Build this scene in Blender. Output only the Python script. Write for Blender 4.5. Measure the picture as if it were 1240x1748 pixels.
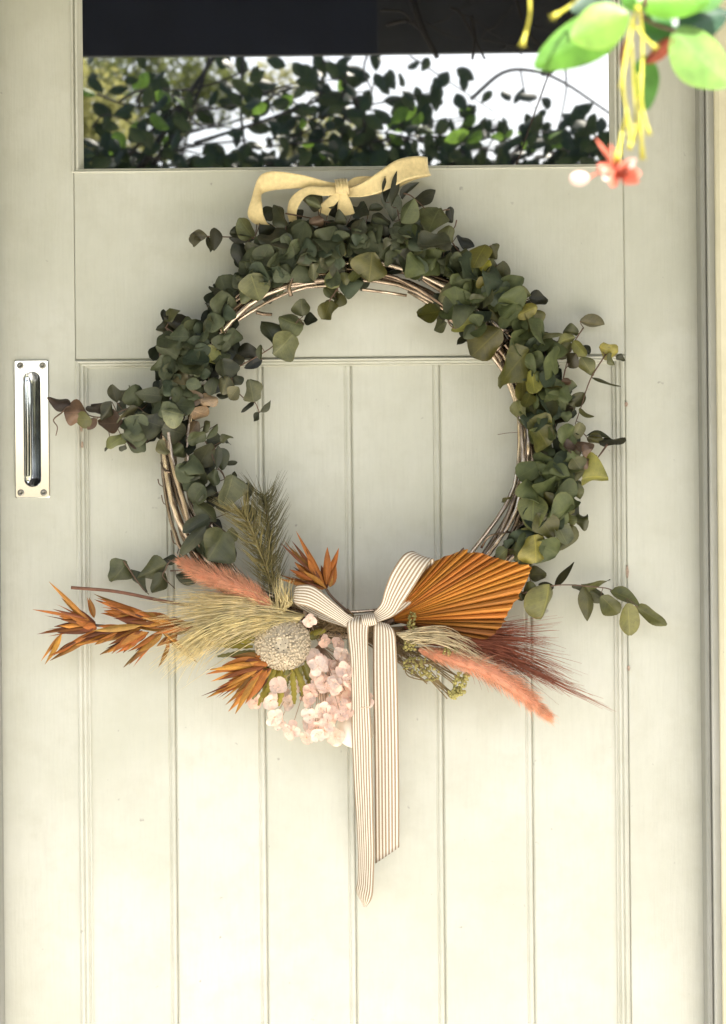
import bpy, math, random
from mathutils import Vector, Matrix

# ------------------------------------------------------------------ clear
for o in list(bpy.data.objects):
    bpy.data.objects.remove(o, do_unlink=True)
SC = bpy.context.scene
COL = SC.collection
R = math.radians
rng = random.Random(7)

# ------------------------------------------------------------------ camera
S = 0.0007            # metres per photo pixel on the door face
D = 2.2               # camera to door
CZ = 1.3
ROLL = R(0.55)
CAM = Vector((0, -D, CZ))
RV = Vector((math.cos(ROLL), 0, -math.sin(ROLL)))
UV_ = Vector((math.sin(ROLL), 0, math.cos(ROLL)))
cam = bpy.data.cameras.new('camera')
cam_o = bpy.data.objects.new('camera', cam)
COL.objects.link(cam_o)
FW = Vector((0, 1, 0))
m3 = Matrix((RV, UV_, -FW)).transposed()
cam_o.matrix_world = Matrix.Translation(CAM) @ m3.to_4x4()
cam.sensor_fit = 'VERTICAL'
cam.sensor_height = 24.0
cam.lens = 24.0 * D / (1748 * S)
cam.clip_start = 0.05
cam.clip_end = 1000
cam.dof.use_dof = True
cam.dof.focus_distance = D - 0.03
cam.dof.aperture_fstop = 6.3
SC.camera = cam_o

# ------------------------------------------------------------------ light
SUN_EL, SUN_AZ = R(52), R(14)      # azimuth measured from -Y towards +X
sun_dir = Vector((math.sin(SUN_AZ) * math.cos(SUN_EL), -math.cos(SUN_AZ) * math.cos(SUN_EL), math.sin(SUN_EL)))
w = bpy.data.worlds.new('World')
SC.world = w
w.use_nodes = True
nt = w.node_tree
for n in list(nt.nodes):
    nt.nodes.remove(n)
sky = nt.nodes.new('ShaderNodeTexSky')
sky.sky_type = 'NISHITA'
sky.sun_disc = False
sky.sun_elevation = SUN_EL
sky.sun_rotation = math.pi - SUN_AZ
sky.air_density = 1.0
sky.dust_density = 3.3
bg = nt.nodes.new('ShaderNodeBackground')
bg.inputs['Strength'].default_value = 0.13
wo = nt.nodes.new('ShaderNodeOutputWorld')
nt.links.new(sky.outputs['Color'], bg.inputs['Color'])
nt.links.new(bg.outputs['Background'], wo.inputs['Surface'])
sl = bpy.data.lights.new('sun', 'SUN')
sl.energy = 5.0
sl.angle = R(0.5)
sl.color = (1.0, 0.965, 0.91)
so = bpy.data.objects.new('sun', sl)
COL.objects.link(so)
so.location = (2, -6, 8)
so.rotation_euler = sun_dir.to_track_quat('Z', 'Y').to_euler()
SC.view_settings.view_transform = 'Standard'
SC.view_settings.look = 'None'
SC.view_settings.exposure = 1.67
SC.view_settings.gamma = 1.0
SC.view_settings.use_curve_mapping = False

# ------------------------------------------------------------------ measuring helpers
def P(px, py, d=0.0):
    """photo pixel -> world point d metres in front of the door face"""
    t = (D - d) / D
    v = FW * D + RV * ((px - 620) * S) + UV_ * ((874 - py) * S)
    return CAM + v * t

def M(px, py, q):
    """world point at y=-q whose mirror image in the window is at this photo pixel"""
    v = FW * D + RV * ((px - 620) * S) + UV_ * ((874 - py) * S)
    p = CAM + v * ((D + q) / D)
    return Vector((p.x, -q, p.z))

# ------------------------------------------------------------------ mesh helpers
class MB:
    def __init__(s):
        s.v = []; s.f = []; s.uv = []; s.mi = []
    def vert(s, p, uv=(0, 0)):
        s.v.append(tuple(p)); s.uv.append(uv)
        return len(s.v) - 1
    def face(s, idx, mi=0):
        s.f.append(tuple(idx)); s.mi.append(mi)
    def box(s, x0, x1, y0, y1, z0, z1, bev=0.0):
        if bev <= 0:
            b = len(s.v)
            for x in (x0, x1):
                for y in (y0, y1):
                    for z in (z0, z1):
                        s.vert((x, y, z), (x, z))
            for q in ((0, 1, 3, 2), (4, 6, 7, 5), (0, 4, 5, 1), (2, 3, 7, 6), (0, 2, 6, 4), (1, 5, 7, 3)):
                s.face([b + i for i in q])
            return
        # chamfered box: 24 verts
        idx = {}
        for ix, x in ((0, x0), (1, x1)):
            for iy, y in ((0, y0), (1, y1)):
                for iz, z in ((0, z0), (1, z1)):
                    sx = 1 if ix == 0 else -1; sy = 1 if iy == 0 else -1; sz = 1 if iz == 0 else -1
                    idx[ix, iy, iz, 'x'] = s.vert((x, y + sy * bev, z + sz * bev), (y, z))
                    idx[ix, iy, iz, 'y'] = s.vert((x + sx * bev, y, z + sz * bev), (x, z))
                    idx[ix, iy, iz, 'z'] = s.vert((x + sx * bev, y + sy * bev, z), (x, y))
        g = idx
        for i in (0, 1):
            s.face([g[i, 0, 0, 'x'], g[i, 0, 1, 'x'], g[i, 1, 1, 'x'], g[i, 1, 0, 'x']])
            s.face([g[0, i, 0, 'y'], g[0, i, 1, 'y'], g[1, i, 1, 'y'], g[1, i, 0, 'y']])
            s.face([g[0, 0, i, 'z'], g[0, 1, i, 'z'], g[1, 1, i, 'z'], g[1, 0, i, 'z']])
        for a in (0, 1):
            for b in (0, 1):
                s.face([g[a, b, 0, 'x'], g[a, b, 1, 'x'], g[a, b, 1, 'y'], g[a, b, 0, 'y']])
                s.face([g[a, 0, b, 'x'], g[a, 1, b, 'x'], g[a, 1, b, 'z'], g[a, 0, b, 'z']])
                s.face([g[0, a, b, 'y'], g[1, a, b, 'y'], g[1, a, b, 'z'], g[0, a, b, 'z']])
        for a in (0, 1):
            for b in (0, 1):
                for c in (0, 1):
                    s.face([g[a, b, c, 'x'], g[a, b, c, 'y'], g[a, b, c, 'z']])
    def tube(s, pts, rad, sides=6, cap=True, mi=0):
        pts = [Vector(p) for p in pts]
        n = len(pts)
        if n < 2: return
        if not isinstance(rad, (list, tuple)):
            rad = [rad] * n
        t0 = (pts[1] - pts[0]).normalized()
        ref = Vector((0, -1, 0)) if abs(t0.y) < 0.9 else Vector((1, 0, 0))
        nn = (ref - t0 * ref.dot(t0)).normalized()
        rings = []
        run = 0.0
        for i, p in enumerate(pts):
            if i == 0: t = t0
            elif i == n - 1: t = (pts[i] - pts[i - 1]).normalized()
            else:
                t = (pts[i + 1] - pts[i - 1])
                t = t.normalized() if t.length > 1e-9 else t0
            if i: run += (pts[i] - pts[i - 1]).length
            nn = nn - t * nn.dot(t)
            nn = nn.normalized() if nn.length > 1e-6 else t.orthogonal().normalized()
            bb = t.cross(nn)
            ring = []
            for k in range(sides):
                a = 2 * math.pi * k / sides
                ring.append(s.vert(p + (nn * math.cos(a) + bb * math.sin(a)) * rad[i], (k / sides, run)))
            rings.append(ring)
        for i in range(n - 1):
            for k in range(sides):
                k2 = (k + 1) % sides
                s.face([rings[i][k], rings[i][k2], rings[i + 1][k2], rings[i + 1][k]], mi)
        if cap:
            s.face(rings[0][::-1], mi); s.face(rings[-1], mi)
    def blade(s, pts, w, nrm=None):
        """cheap hair: a two-sided tapered three-sided tube"""
        n = len(pts)
        s.tube(pts, [w * (1 - 0.85 * i / (n - 1)) for i in range(n)], 3, False)
    def ball(s, c, r, seg=8, rings=5, sq=(1, 1, 1)):
        c = Vector(c)
        top = s.vert(c + Vector((0, 0, r * sq[2]))); rows = []
        for i in range(1, rings):
            a = math.pi * i / rings
            rows.append([s.vert(c + Vector((math.sin(a) * math.cos(2 * math.pi * k / seg) * r * sq[0], math.sin(a) * math.sin(2 * math.pi * k / seg) * r * sq[1], math.cos(a) * r * sq[2]))) for k in range(seg)])
        bot = s.vert(c - Vector((0, 0, r * sq[2])))
        for k in range(seg):
            k2 = (k + 1) % seg
            s.face([top, rows[0][k], rows[0][k2]])
            for i in range(len(rows) - 1):
                s.face([rows[i][k], rows[i + 1][k], rows[i + 1][k2], rows[i][k2]])
            s.face([bot, rows[-1][k2], rows[-1][k]])
    def build(s, name, mat, parent=None, origin=None, smooth=True, kind=None, color=None, mats=None):
        o0 = Vector(origin) if origin is not None else Vector((0, 0, 0))
        me = bpy.data.meshes.new(name)
        me.from_pydata([(v[0] - o0.x, v[1] - o0.y, v[2] - o0.z) for v in s.v], [], s.f)
        ul = me.uv_layers.new(name='UVMap')
        vi = [0] * len(me.loops)
        me.loops.foreach_get('vertex_index', vi)
        flat = [0.0] * (2 * len(vi))
        for i, k in enumerate(vi):
            flat[2 * i] = s.uv[k][0]; flat[2 * i + 1] = s.uv[k][1]
        ul.data.foreach_set('uv', flat)
        if smooth:
            me.polygons.foreach_set('use_smooth', [True] * len(me.polygons))
        for mm in (mats or [mat]):
            me.materials.append(mm)
        if mats:
            me.polygons.foreach_set('material_index', s.mi)
        me.update()
        ob = bpy.data.objects.new(name, me)
        COL.objects.link(ob)
        if parent is not None:
            ob.parent = parent
            wp = world_of(parent)
            ob.location = o0 - wp
        else:
            ob.location = o0
        if kind: ob['kind'] = kind
        if color: ob.color = (color[0], color[1], color[2], 1)
        return ob

def world_of(o):
    p = Vector((0, 0, 0))
    while o is not None:
        p = p + Vector(o.location); o = o.parent
    return p

def thing(name, label, cat, loc, group=None):
    o = bpy.data.objects.new(name, None)
    o.empty_display_size = 0.05
    COL.objects.link(o)
    o.location = loc
    o['label'] = label; o['category'] = cat
    if group: o['group'] = group
    return o

def tag(o, label, cat, group=None):
    o['label'] = label; o['category'] = cat
    if group: o['group'] = group
    return o

def structure(o):
    o['kind'] = 'structure'
    return o

def catmull(pts, n=6):
    pts = [Vector(p) for p in pts]
    if len(pts) < 3:
        out = []
        for i in range(n + 1):
            out.append(pts[0].lerp(pts[-1], i / n))
        return out
    ext = [pts[0] * 2 - pts[1]] + pts + [pts[-1] * 2 - pts[-2]]
    out = []
    for i in range(1, len(ext) - 2):
        a, b, c, d = ext[i - 1], ext[i], ext[i + 1], ext[i + 2]
        for k in range(n):
            t = k / n
            out.append(0.5 * ((2 * b) + (c - a) * t + (2 * a - 5 * b + 4 * c - d) * t * t + (3 * b - a - 3 * c + d) * t ** 3))
    out.append(pts[-1].copy())
    return out

# ------------------------------------------------------------------ materials
class NT:
    def __init__(s, name):
        s.m = bpy.data.materials.new(name); s.m.use_nodes = True
        s.t = s.m.node_tree
        for n in list(s.t.nodes): s.t.nodes.remove(n)
        s.out = s.t.nodes.new('ShaderNodeOutputMaterial')
        s.b = s.t.nodes.new('ShaderNodeBsdfPrincipled')
        s.t.links.new(s.b.outputs[0], s.out.inputs[0])
    def n(s, ty, **kw):
        nd = s.t.nodes.new('ShaderNode' + ty)
        for k, v in kw.items():
            if hasattr(nd, k) and k not in nd.inputs: setattr(nd, k, v)
            else: nd.inputs[k].default_value = v
        return nd
    def l(s, a, b): s.t.links.new(a, b)
    def math(s, op, a, b=None, c=None):
        nd = s.t.nodes.new('ShaderNodeMath'); nd.operation = op
        for i, x in enumerate((a, b, c)):
            if x is None: continue
            if hasattr(x, 'is_linked') or hasattr(x, 'links'): s.l(x, nd.inputs[i])
            else: nd.inputs[i].default_value = x
        return nd.outputs[0]
    def mix(s, fac, a, b, blend='MIX'):
        nd = s.t.nodes.new('ShaderNodeMix'); nd.data_type = 'RGBA'; nd.blend_type = blend
        for sock, x in ((nd.inputs[0], fac), (nd.inputs[6], a), (nd.inputs[7], b)):
            if hasattr(x, 'links'): s.l(x, sock)
            elif isinstance(x, tuple): sock.default_value = (x[0], x[1], x[2], 1)
            else: sock.default_value = x
        return nd.outputs[2]
    def ramp(s, fac, p0, p1, c0=(0, 0, 0), c1=(1, 1, 1)):
        nd = s.t.nodes.new('ShaderNodeValToRGB')
        nd.color_ramp.elements[0].position = p0; nd.color_ramp.elements[1].position = p1
        nd.color_ramp.elements[0].color = (*c0, 1); nd.color_ramp.elements[1].color = (*c1, 1)
        s.l(fac, nd.inputs[0])
        return nd.outputs[0]
    def coords(s, scale=(1, 1, 1), kind='Object', rand=True):
        tc = s.t.nodes.new('ShaderNodeTexCoord')
        mp = s.t.nodes.new('ShaderNodeMapping'); mp.inputs['Scale'].default_value = scale
        s.l(tc.outputs[kind], mp.inputs[0])
        if rand:
            oi = s.t.nodes.new('ShaderNodeObjectInfo')
            vm = s.t.nodes.new('ShaderNodeVectorMath'); vm.operation = 'SCALE'
            cx = s.t.nodes.new('ShaderNodeCombineXYZ')
            s.l(oi.outputs['Random'], cx.inputs[0]); s.l(oi.outputs['Random'], cx.inputs[1])
            s.l(cx.outputs[0], vm.inputs[0]); vm.inputs['Scale'].default_value = 37.0
            s.l(vm.outputs[0], mp.inputs['Location'])
        return mp.outputs[0]
    def noise(s, vec, scale, detail=4, rough=0.55):
        nd = s.t.nodes.new('ShaderNodeTexNoise')
        nd.inputs['Scale'].default_value = scale; nd.inputs['Detail'].default_value = detail
        nd.inputs['Roughness'].default_value = rough
        s.l(vec, nd.inputs['Vector'])
        return nd.outputs['Fac']
    def bump(s, h, strength, dist=0.001):
        nd = s.t.nodes.new('ShaderNodeBump'); nd.inputs['Strength'].default_value = strength
        nd.inputs['Distance'].default_value = dist
        s.l(h, nd.inputs['Height']); s.l(nd.outputs[0], s.b.inputs['Normal'])
    def set(s, **kw):
        for k, v in kw.items():
            k = k.replace('_', ' ')
            if isinstance(v, tuple): v = (*v, 1)
            s.b.inputs[k].default_value = v

def simple(name, base, rough=0.6, var=0.35, scale=60, objcol=False, metal=0.0, sub=0.0, spec=0.4, bump=0.0, sheen=0.0, stretch=(1, 1, 1), trans=0.0):
    g = NT(name)
    v = g.coords(stretch)
    f = g.noise(v, scale)
    if objcol:
        oi = g.n('ObjectInfo'); c = oi.outputs['Color']
        hi = g.mix(1.0, c, (1 + var, 1 + var, 1 + var), 'MULTIPLY')
        lo = g.mix(1.0, c, (1 - var, 1 - var, 1 - var), 'MULTIPLY')
    else:
        hi = tuple(min(1, x * (1 + var)) for x in base); lo = tuple(x * (1 - var) for x in base)
    cc = g.mix(g.ramp(f, 0.3, 0.7), lo, hi)
    g.l(cc, g.b.inputs['Base Color'])
    g.set(Roughness=rough, Metallic=metal, Specular_IOR_Level=spec)
    if sheen:
        g.b.inputs['Sheen Weight'].default_value = sheen
        g.b.inputs['Sheen Roughness'].default_value = 0.4
    if bump: g.bump(f, bump, 0.002)
    if trans:
        tr = g.n('BsdfTranslucent'); g.l(cc, tr.inputs[0])
        ms = g.n('MixShader'); ms.inputs[0].default_value = trans
        g.l(g.b.outputs[0], ms.inputs[1]); g.l(tr.outputs[0], ms.inputs[2]); g.l(ms.outputs[0], g.out.inputs[0])
    return g.m

def paint_mat(name, base, worn=(0.42, 0.38, 0.30), rough=0.5):
    g = NT(name)
    v = g.coords((1, 1, 1), rand=True)
    vb = g.coords((14, 14, 1.0), rand=True)
    big = g.noise(v, 5.0, 6, 0.6)
    fine = g.noise(v, 220.0, 3)
    brush = g.noise(vb, 22.0, 4)
    c = g.mix(g.ramp(big, 0.35, 0.7), base, tuple(x * k for x, k in zip(base, (0.83, 0.835, 0.79))))
    mid = g.noise(v, 24.0, 6, 0.65)
    c = g.mix(g.math('MULTIPLY', g.ramp(mid, 0.48, 0.76), 0.6), c, tuple(x * k for x, k in zip(base, (0.80, 0.79, 0.74))))
    c = g.mix(g.math('MULTIPLY', g.ramp(brush, 0.45, 0.75), 0.18), c, tuple(x * 0.75 for x in base))
    spk = g.noise(v, 75.0, 2, 0.5)
    c = g.mix(g.math('MULTIPLY', g.ramp(spk, 0.745, 0.79), 0.55), c, (0.24, 0.22, 0.19))
    g.l(c, g.b.inputs['Base Color'])
    g.set(Roughness=rough, Specular_IOR_Level=0.35)
    scr = g.noise(g.coords((9, 9, .8), rand=True), 60.0, 2)
    h = g.math('ADD', g.math('ADD', g.math('MULTIPLY', fine, 0.35), g.math('MULTIPLY', brush, 0.9)), g.math('MULTIPLY', mid, .5))
    g.bump(h, 0.28, 0.0014)
    return g.m

M_paint = paint_mat('sage_paint', (0.597, 0.586, 0.500))
M_jamb = paint_mat('reveal_shade_grey', (0.46, 0.45, 0.40))  # shade of the reveal put into the jamb colour as grey
M_stop = paint_mat('stop_shade_grey', (0.30, 0.295, 0.26))  # deeper reveal shade put into the stop bead colour
M_cream = paint_mat('cream_paint', (0.70, 0.64, 0.46))
M_wallp = paint_mat('wall_paint', (0.68, 0.65, 0.55))
M_navy = simple('navy_paint', (0.012, 0.017, 0.034), 0.5, 0.2, 8)
M_greybeam = simple('grey_beam_paint', (0.030, 0.033, 0.038), 0.7, 0.3, 8)
M_roof = simple('roof_soffit', (0.05, 0.05, 0.06), 0.7, 0.2, 6)
M_floor = simple('pale_stone', (0.65, 0.63, 0.60), 0.7, 0.12, 5, bump=0.2)
M_grout = simple('paving_grout', (0.25, 0.23, 0.2), 0.9, 0.2, 20)
M_wood = simple('pergola_timber', (0.16, 0.12, 0.08), 0.75, 0.3, 12, stretch=(1, 12, 12), bump=0.3)

def glass_mat():
    g = NT('window_glass')
    v = g.coords((1, 1, 1), rand=False)
    g.set(Base_Color=(0.006, 0.007, 0.010), Roughness=0.015, IOR=5.2, Specular_Tint=(1.0, 0.97, 0.90))
    g.bump(g.noise(v, 5.0, 1), 0.05, 0.002)
    return g.m
M_glass = glass_mat()
M_chrome = simple('polished_nickel', (0.86, 0.87, 0.87), 0.10, 0.03, 30, metal=1.0)
M_cup = simple('dark_reflection_nickel', (0.48, 0.49, 0.48), 0.18, 0.25, 60, metal=1.0)  # plate's nickel with the recess's dark reflection put into its colour
M_screw = simple('screw_steel', (0.30, 0.28, 0.24), 0.3, 0.2, 300, metal=1.0)
M_dark = simple('dark_slot', (0.01, 0.01, 0.01), 0.6, 0.1, 50)

def leaf_mat(name, objcol=True, base=(0.1, 0.12, 0.05), rough=0.55, trans=0.10, vein=0.22, spec=0.3, edgecol=(1.5, 1.2, 0.9)):
    g = NT(name)
    v = g.coords((1, 1, 1))
    if objcol:
        oi = g.n('ObjectInfo'); c0 = oi.outputs['Color']
    else:
        rgb = g.n('RGB'); rgb.outputs[0].default_value = (*base, 1); c0 = rgb.outputs[0]
    f = g.noise(v, 55.0, 6, 0.65)
    hi = g.mix(1.0, c0, (1.35, 1.32, 1.22), 'MULTIPLY')
    lo = g.mix(1.0, c0, (0.66, 0.68, 0.70), 'MULTIPLY')
    c = g.mix(g.ramp(f, 0.32, 0.68), lo, hi)
    sp = g.noise(v, 260.0, 2)
    c = g.mix(g.math('MULTIPLY', g.ramp(sp, 0.66, 0.74), 0.5), c, (0.07, 0.045, 0.025))
    # midrib and side veins from the leaf's own UV
    uv = g.n('UVMap'); sx = g.n('SeparateXYZ'); g.l(uv.outputs[0], sx.inputs[0])
    au = g.math('ABSOLUTE', sx.outputs[0])
    mid = g.math('LESS_THAN', au, 0.045)
    ph = g.math('FRACT', g.math('SUBTRACT', g.math('MULTIPLY', sx.outputs[1], 7.0), g.math('MULTIPLY', au, 1.6)))
    side = g.math('MULTIPLY', g.math('LESS_THAN', ph, 0.10), 0.45)
    vv = g.math('MULTIPLY', g.math('MAXIMUM', mid, side), vein)
    c = g.mix(vv, c, g.mix(1.0, c0, (2.0, 1.9, 1.7), 'MULTIPLY'))
    edge = g.math('MULTIPLY', g.ramp(au, 0.86, 1.0), 0.35)
    c = g.mix(edge, c, g.mix(1.0, c0, edgecol, 'MULTIPLY'))
    g.l(c, g.b.inputs['Base Color'])
    g.set(Roughness=rough, Specular_IOR_Level=spec)
    g.bump(g.math('ADD', f, g.math('MULTIPLY', g.math('MAXIMUM', mid, side), -0.25)), 0.35, 0.0012)
    tr = g.n('BsdfTranslucent'); g.l(c, tr.inputs[0])
    ms = g.n('MixShader'); ms.inputs[0].default_value = trans
    g.l(g.b.outputs[0], ms.inputs[1]); g.l(tr.outputs[0], ms.inputs[2]); g.l(ms.outputs[0], g.out.inputs[0])
    return g.m
M_leaf = leaf_mat('eucalyptus_leaf', vein=.42, rough=.44, spec=.45)
M_petal = leaf_mat('dry_petal', rough=0.5, trans=0.12, vein=0.35)
M_creeper = leaf_mat('creeper_leaf', rough=0.32, trans=0.3, vein=0.15, spec=0.5)
M_vineleaf = leaf_mat('vine_leaf', False, (0.022, 0.040, 0.013), 0.5, 0.07, 0.1)
M_treeleaf = leaf_mat('tree_leaf', False, (0.16, 0.19, 0.06), 0.6, 0.45, 0.05)
M_treeleaf2 = leaf_mat('pale_tree_leaf', False, (0.34, 0.34, 0.14), 0.6, 0.5, 0.05)
M_twigdark = simple('dark_twig', (0.02, 0.017, 0.014), 0.8, 0.3, 30)
M_bark = simple('bark', (0.07, 0.055, 0.04), 0.85, 0.35, 30, stretch=(1, 1, 0.2), bump=0.5)
M_stem = simple('eucalyptus_stem', (0.14, 0.085, 0.055), 0.6, 0.3, 80)
M_hyd = simple('blush_petal', (0.86, 0.66, 0.58), 0.6, 0.08, 60, objcol=True, trans=0.25)
M_hpet = leaf_mat('blush_petal_veined', rough=.6, trans=.28, vein=.06, edgecol=(.88, .68, .54))
M_fibre = simple('dry_fibre', (0.5, 0.4, 0.2), 0.6, 0.25, 90, objcol=True, trans=0.15)

def twig_mat():
    g = NT('glossy_twig')
    v = g.coords((1, 1, 1))
    uv = g.n('UVMap'); sx = g.n('SeparateXYZ'); g.l(uv.outputs[0], sx.inputs[0])
    cx = g.n('CombineXYZ'); g.l(g.math('MULTIPLY', sx.outputs[0], 8.0), cx.inputs[0]); g.l(g.math('MULTIPLY', sx.outputs[1], 60.0), cx.inputs[1])
    oi = g.n('ObjectInfo'); g.l(g.math('MULTIPLY', oi.outputs['Random'], 50.0), cx.inputs[2])
    f = g.noise(cx.outputs[0], 1.0, 5, 0.6)
    c = g.mix(g.ramp(f, 0.3, 0.72), (0.11, 0.06, 0.033), (0.92, 0.76, 0.58))
    c = g.mix(1.0, c, g.ramp(oi.outputs['Random'], 0.25, 0.75, (.40, .36, .32), (1, 1, 1)), 'MULTIPLY')
    g.l(c, g.b.inputs['Base Color'])
    g.set(Roughness=0.17, Metallic=0.8, Specular_IOR_Level=0.6)
    g.bump(f, 0.5, 0.001)
    return g.m
M_twig = twig_mat()

def stripe_mat():
    g = NT('ticking_stripe')
    uv = g.n('UVMap'); sx = g.n('SeparateXYZ'); g.l(uv.outputs[0], sx.inputs[0])
    v = g.coords((1, 1, 1))
    wob = g.math('MULTIPLY', g.math('SUBTRACT', g.noise(v, 900.0, 1), 0.5), 0.05)
    u = g.math('ADD', sx.outputs[0], g.math('MULTIPLY', wob, 0.25))
    fr = g.math('FRACT', g.math('ADD', g.math('MULTIPLY', u, 7.5), 0.0))
    line = g.math('LESS_THAN', g.math('ABSOLUTE', g.math('SUBTRACT', fr, 0.25)), 0.29)
    edge = g.math('GREATER_THAN', g.math('ABSOLUTE', g.math('SUBTRACT', sx.outputs[0], 0.5)), 0.47)
    weave = g.noise(v, 1400.0, 2)
    c = g.mix(g.math('MAXIMUM', line, edge), (0.74, 0.68, 0.57), (0.30, 0.215, 0.135))
    c = g.mix(g.math('MULTIPLY', weave, 0.25), c, (0.35, 0.28, 0.2))
    g.l(c, g.b.inputs['Base Color'])
    g.set(Roughness=0.75, Specular_IOR_Level=0.2)
    g.bump(weave, 0.4, 0.0006)
    return g.m
M_stripe = stripe_mat()
M_velvet = simple('cream_velvet', (0.75, 0.59, 0.30), 0.8, 0.10, 200, sheen=0.5, spec=0.2)

def palm_mat():
    g = NT('dyed_palm')
    uv = g.n('UVMap'); sx = g.n('SeparateXYZ'); g.l(uv.outputs[0], sx.inputs[0])
    cx = g.n('CombineXYZ'); g.l(g.math('MULTIPLY', sx.outputs[0], 6.0), cx.inputs[0]); g.l(g.math('MULTIPLY', sx.outputs[1], 1.6), cx.inputs[1])
    oi = g.n('ObjectInfo'); g.l(g.math('MULTIPLY', oi.outputs['Random'], 50.0), cx.inputs[2])
    f = g.noise(cx.outputs[0], 2.2, 5, 0.6)
    c0 = oi.outputs['Color']
    c = g.mix(g.ramp(f, 0.3, 0.7), g.mix(1.0, c0, (0.55, 0.48, 0.5), 'MULTIPLY'), g.mix(1.0, c0, (1.3, 1.35, 1.4), 'MULTIPLY'))
    g.l(c, g.b.inputs['Base Color'])
    g.set(Roughness=0.5, Specular_IOR_Level=0.35)
    g.bump(f, 0.4, 0.001)
    tr = g.n('BsdfTranslucent'); g.l(c, tr.inputs[0])
    ms = g.n('MixShader'); ms.inputs[0].default_value = 0.12
    g.l(g.b.outputs[0], ms.inputs[1]); g.l(tr.outputs[0], ms.inputs[2]); g.l(ms.outputs[0], g.out.inputs[0])
    return g.m
M_palm = palm_mat()

# ------------------------------------------------------------------ the setting outside the frame (seen in the glass and lighting the door)
mb = MB(); mb.box(-60, 60, -140, 40, -0.42, -0.16)
g_ = mb.build('ground', simple('lawn_ground', (0.26, 0.25, 0.15), 0.9, 0.3, 1.5, bump=0.3), smooth=False); structure(g_)
mb = MB(); mb.box(-3.2, 3.2, -2.6, 0.18, -0.158, -0.012)
pf = mb.build('porch_floor', M_grout, smooth=False); structure(pf)
k = 0
for i in range(8):
    for j in range(4):
        x0 = -3.2 + i * 0.8; y1 = -0.02 - j * 0.64
        t_ = MB(); t_.box(x0 + 0.004, x0 + 0.796, y1 - 0.632, y1, -0.03, 0.0 + rng.uniform(-0.001, 0.001), 0.003)
        t_.build('paver', M_floor, pf, origin=(x0 + 0.4, y1 - 0.3, -0.012), smooth=False)

# door metrics -----------------------------------------------------------
def X(px, py): return P(px, py).x
def Z(px, py): return P(px, py).z
DX0, DX1 = X(3, 1100), X(1199, 900)
PX0, PX1 = X(128, 940) , X(1075, 1200)      # panel opening (outer edge of the moulding)
WX0, WX1 = X(133, 200), X(1049, 150)         # glass opening
WZ0 = Z(600, 284)
PZ1 = Z(600, 609)
DZ0, DZ1 = 0.012, 2.05
WZ1 = 1.965

door = thing('door', 'pale sage painted tongue and groove door with a wide window across its top', 'door', ((DX0 + DX1) / 2, 0.02, DZ0))
TH = 0.042
def dpart(name, *a, bev=0.0012, mat=None, parent=None):
    b = MB(); b.box(*a, bev)
    return b.build(name, mat or M_paint, parent or door, origin=((a[0] + a[1]) / 2, (a[2] + a[3]) / 2, (a[4] + a[5]) / 2), smooth=False)
SXL, SXR = X(127, 450), X(1066, 450)         # stile joints
STILE_B = MB()
_hx, _hz = P(56, 732).x, P(56, 732).z
for a_ in ((DX0, _hx - 17.5 * S, DZ0, DZ1), (_hx + 17.5 * S, SXL, DZ0, DZ1), (_hx - 17.5 * S, _hx + 17.5 * S, DZ0, _hz - 101 * S), (_hx - 17.5 * S, _hx + 17.5 * S, _hz + 101 * S, DZ1)):
    STILE_B.box(a_[0], a_[1], 0, TH, a_[2], a_[3])
STILE_B.build('stile', M_paint, door, origin=((DX0 + SXL) / 2, .02, 1), smooth=False)
dpart('stile', SXR, DX1, 0, TH, DZ0, DZ1)
dpart('rail', SXL + 0.0003, SXR - 0.0003, 0.0002, TH, PZ1, WZ0)
dpart('rail', SXL + 0.0003, SXR - 0.0003, 0.0002, TH, WZ1, DZ1)
dpart('rail', SXL + 0.0003, SXR - 0.0003, 0.0002, TH, DZ0, 0.20)

# boards, each with a bead along its right edge
gro = [X(p, y) for p, y in ((299, 1200), (450, 900), (602, 900), (754, 900), (909, 1100))]
bxs = [PX0 + 0.0015] + gro + [PX1 - 0.0015]
BY = 0.0075
for i in range(6):
    x0, x1 = bxs[i], bxs[i + 1]
    prof = [(x0 - 0.0002, BY + 0.0042), (x0 + 0.0004, BY + 0.0022), (x0 + 0.0022, BY)]
    if i < 5:
        bx = x1 - 0.0075
        prof += [(bx - 0.0016, BY), (bx - 0.0002, BY + 0.0020), (bx + 0.0009, BY + 0.0020), (bx + 0.0019, BY + 0.0009), (bx + 0.0035, BY + 0.0003), (bx + 0.0053, BY + 0.0009), (x1 - 0.0008, BY + 0.0028), (x1 - 0.0002, BY + 0.0042)]
    else:
        prof += [(x1 - 0.001, BY), (x1, BY + 0.012)]
    b = MB(); zt, zb = PZ1 - 0.001, 0.199
    lo = [b.vert((x, y, zb), (x, zb)) for x, y in prof]; hi = [b.vert((x, y, zt), (x, zt)) for x, y in prof]
    for a in range(len(prof) - 1):
        b.face([lo[a], lo[a + 1], hi[a + 1], hi[a]])
    b.build('board', M_paint, door, origin=((x0 + x1) / 2, BY, 0.7), smooth=False)
dpart('backing_board', PX0 - 0.01, PX1 + 0.01, BY + 0.0040, TH - 0.004, 0.19, PZ1 + 0.01)

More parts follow.
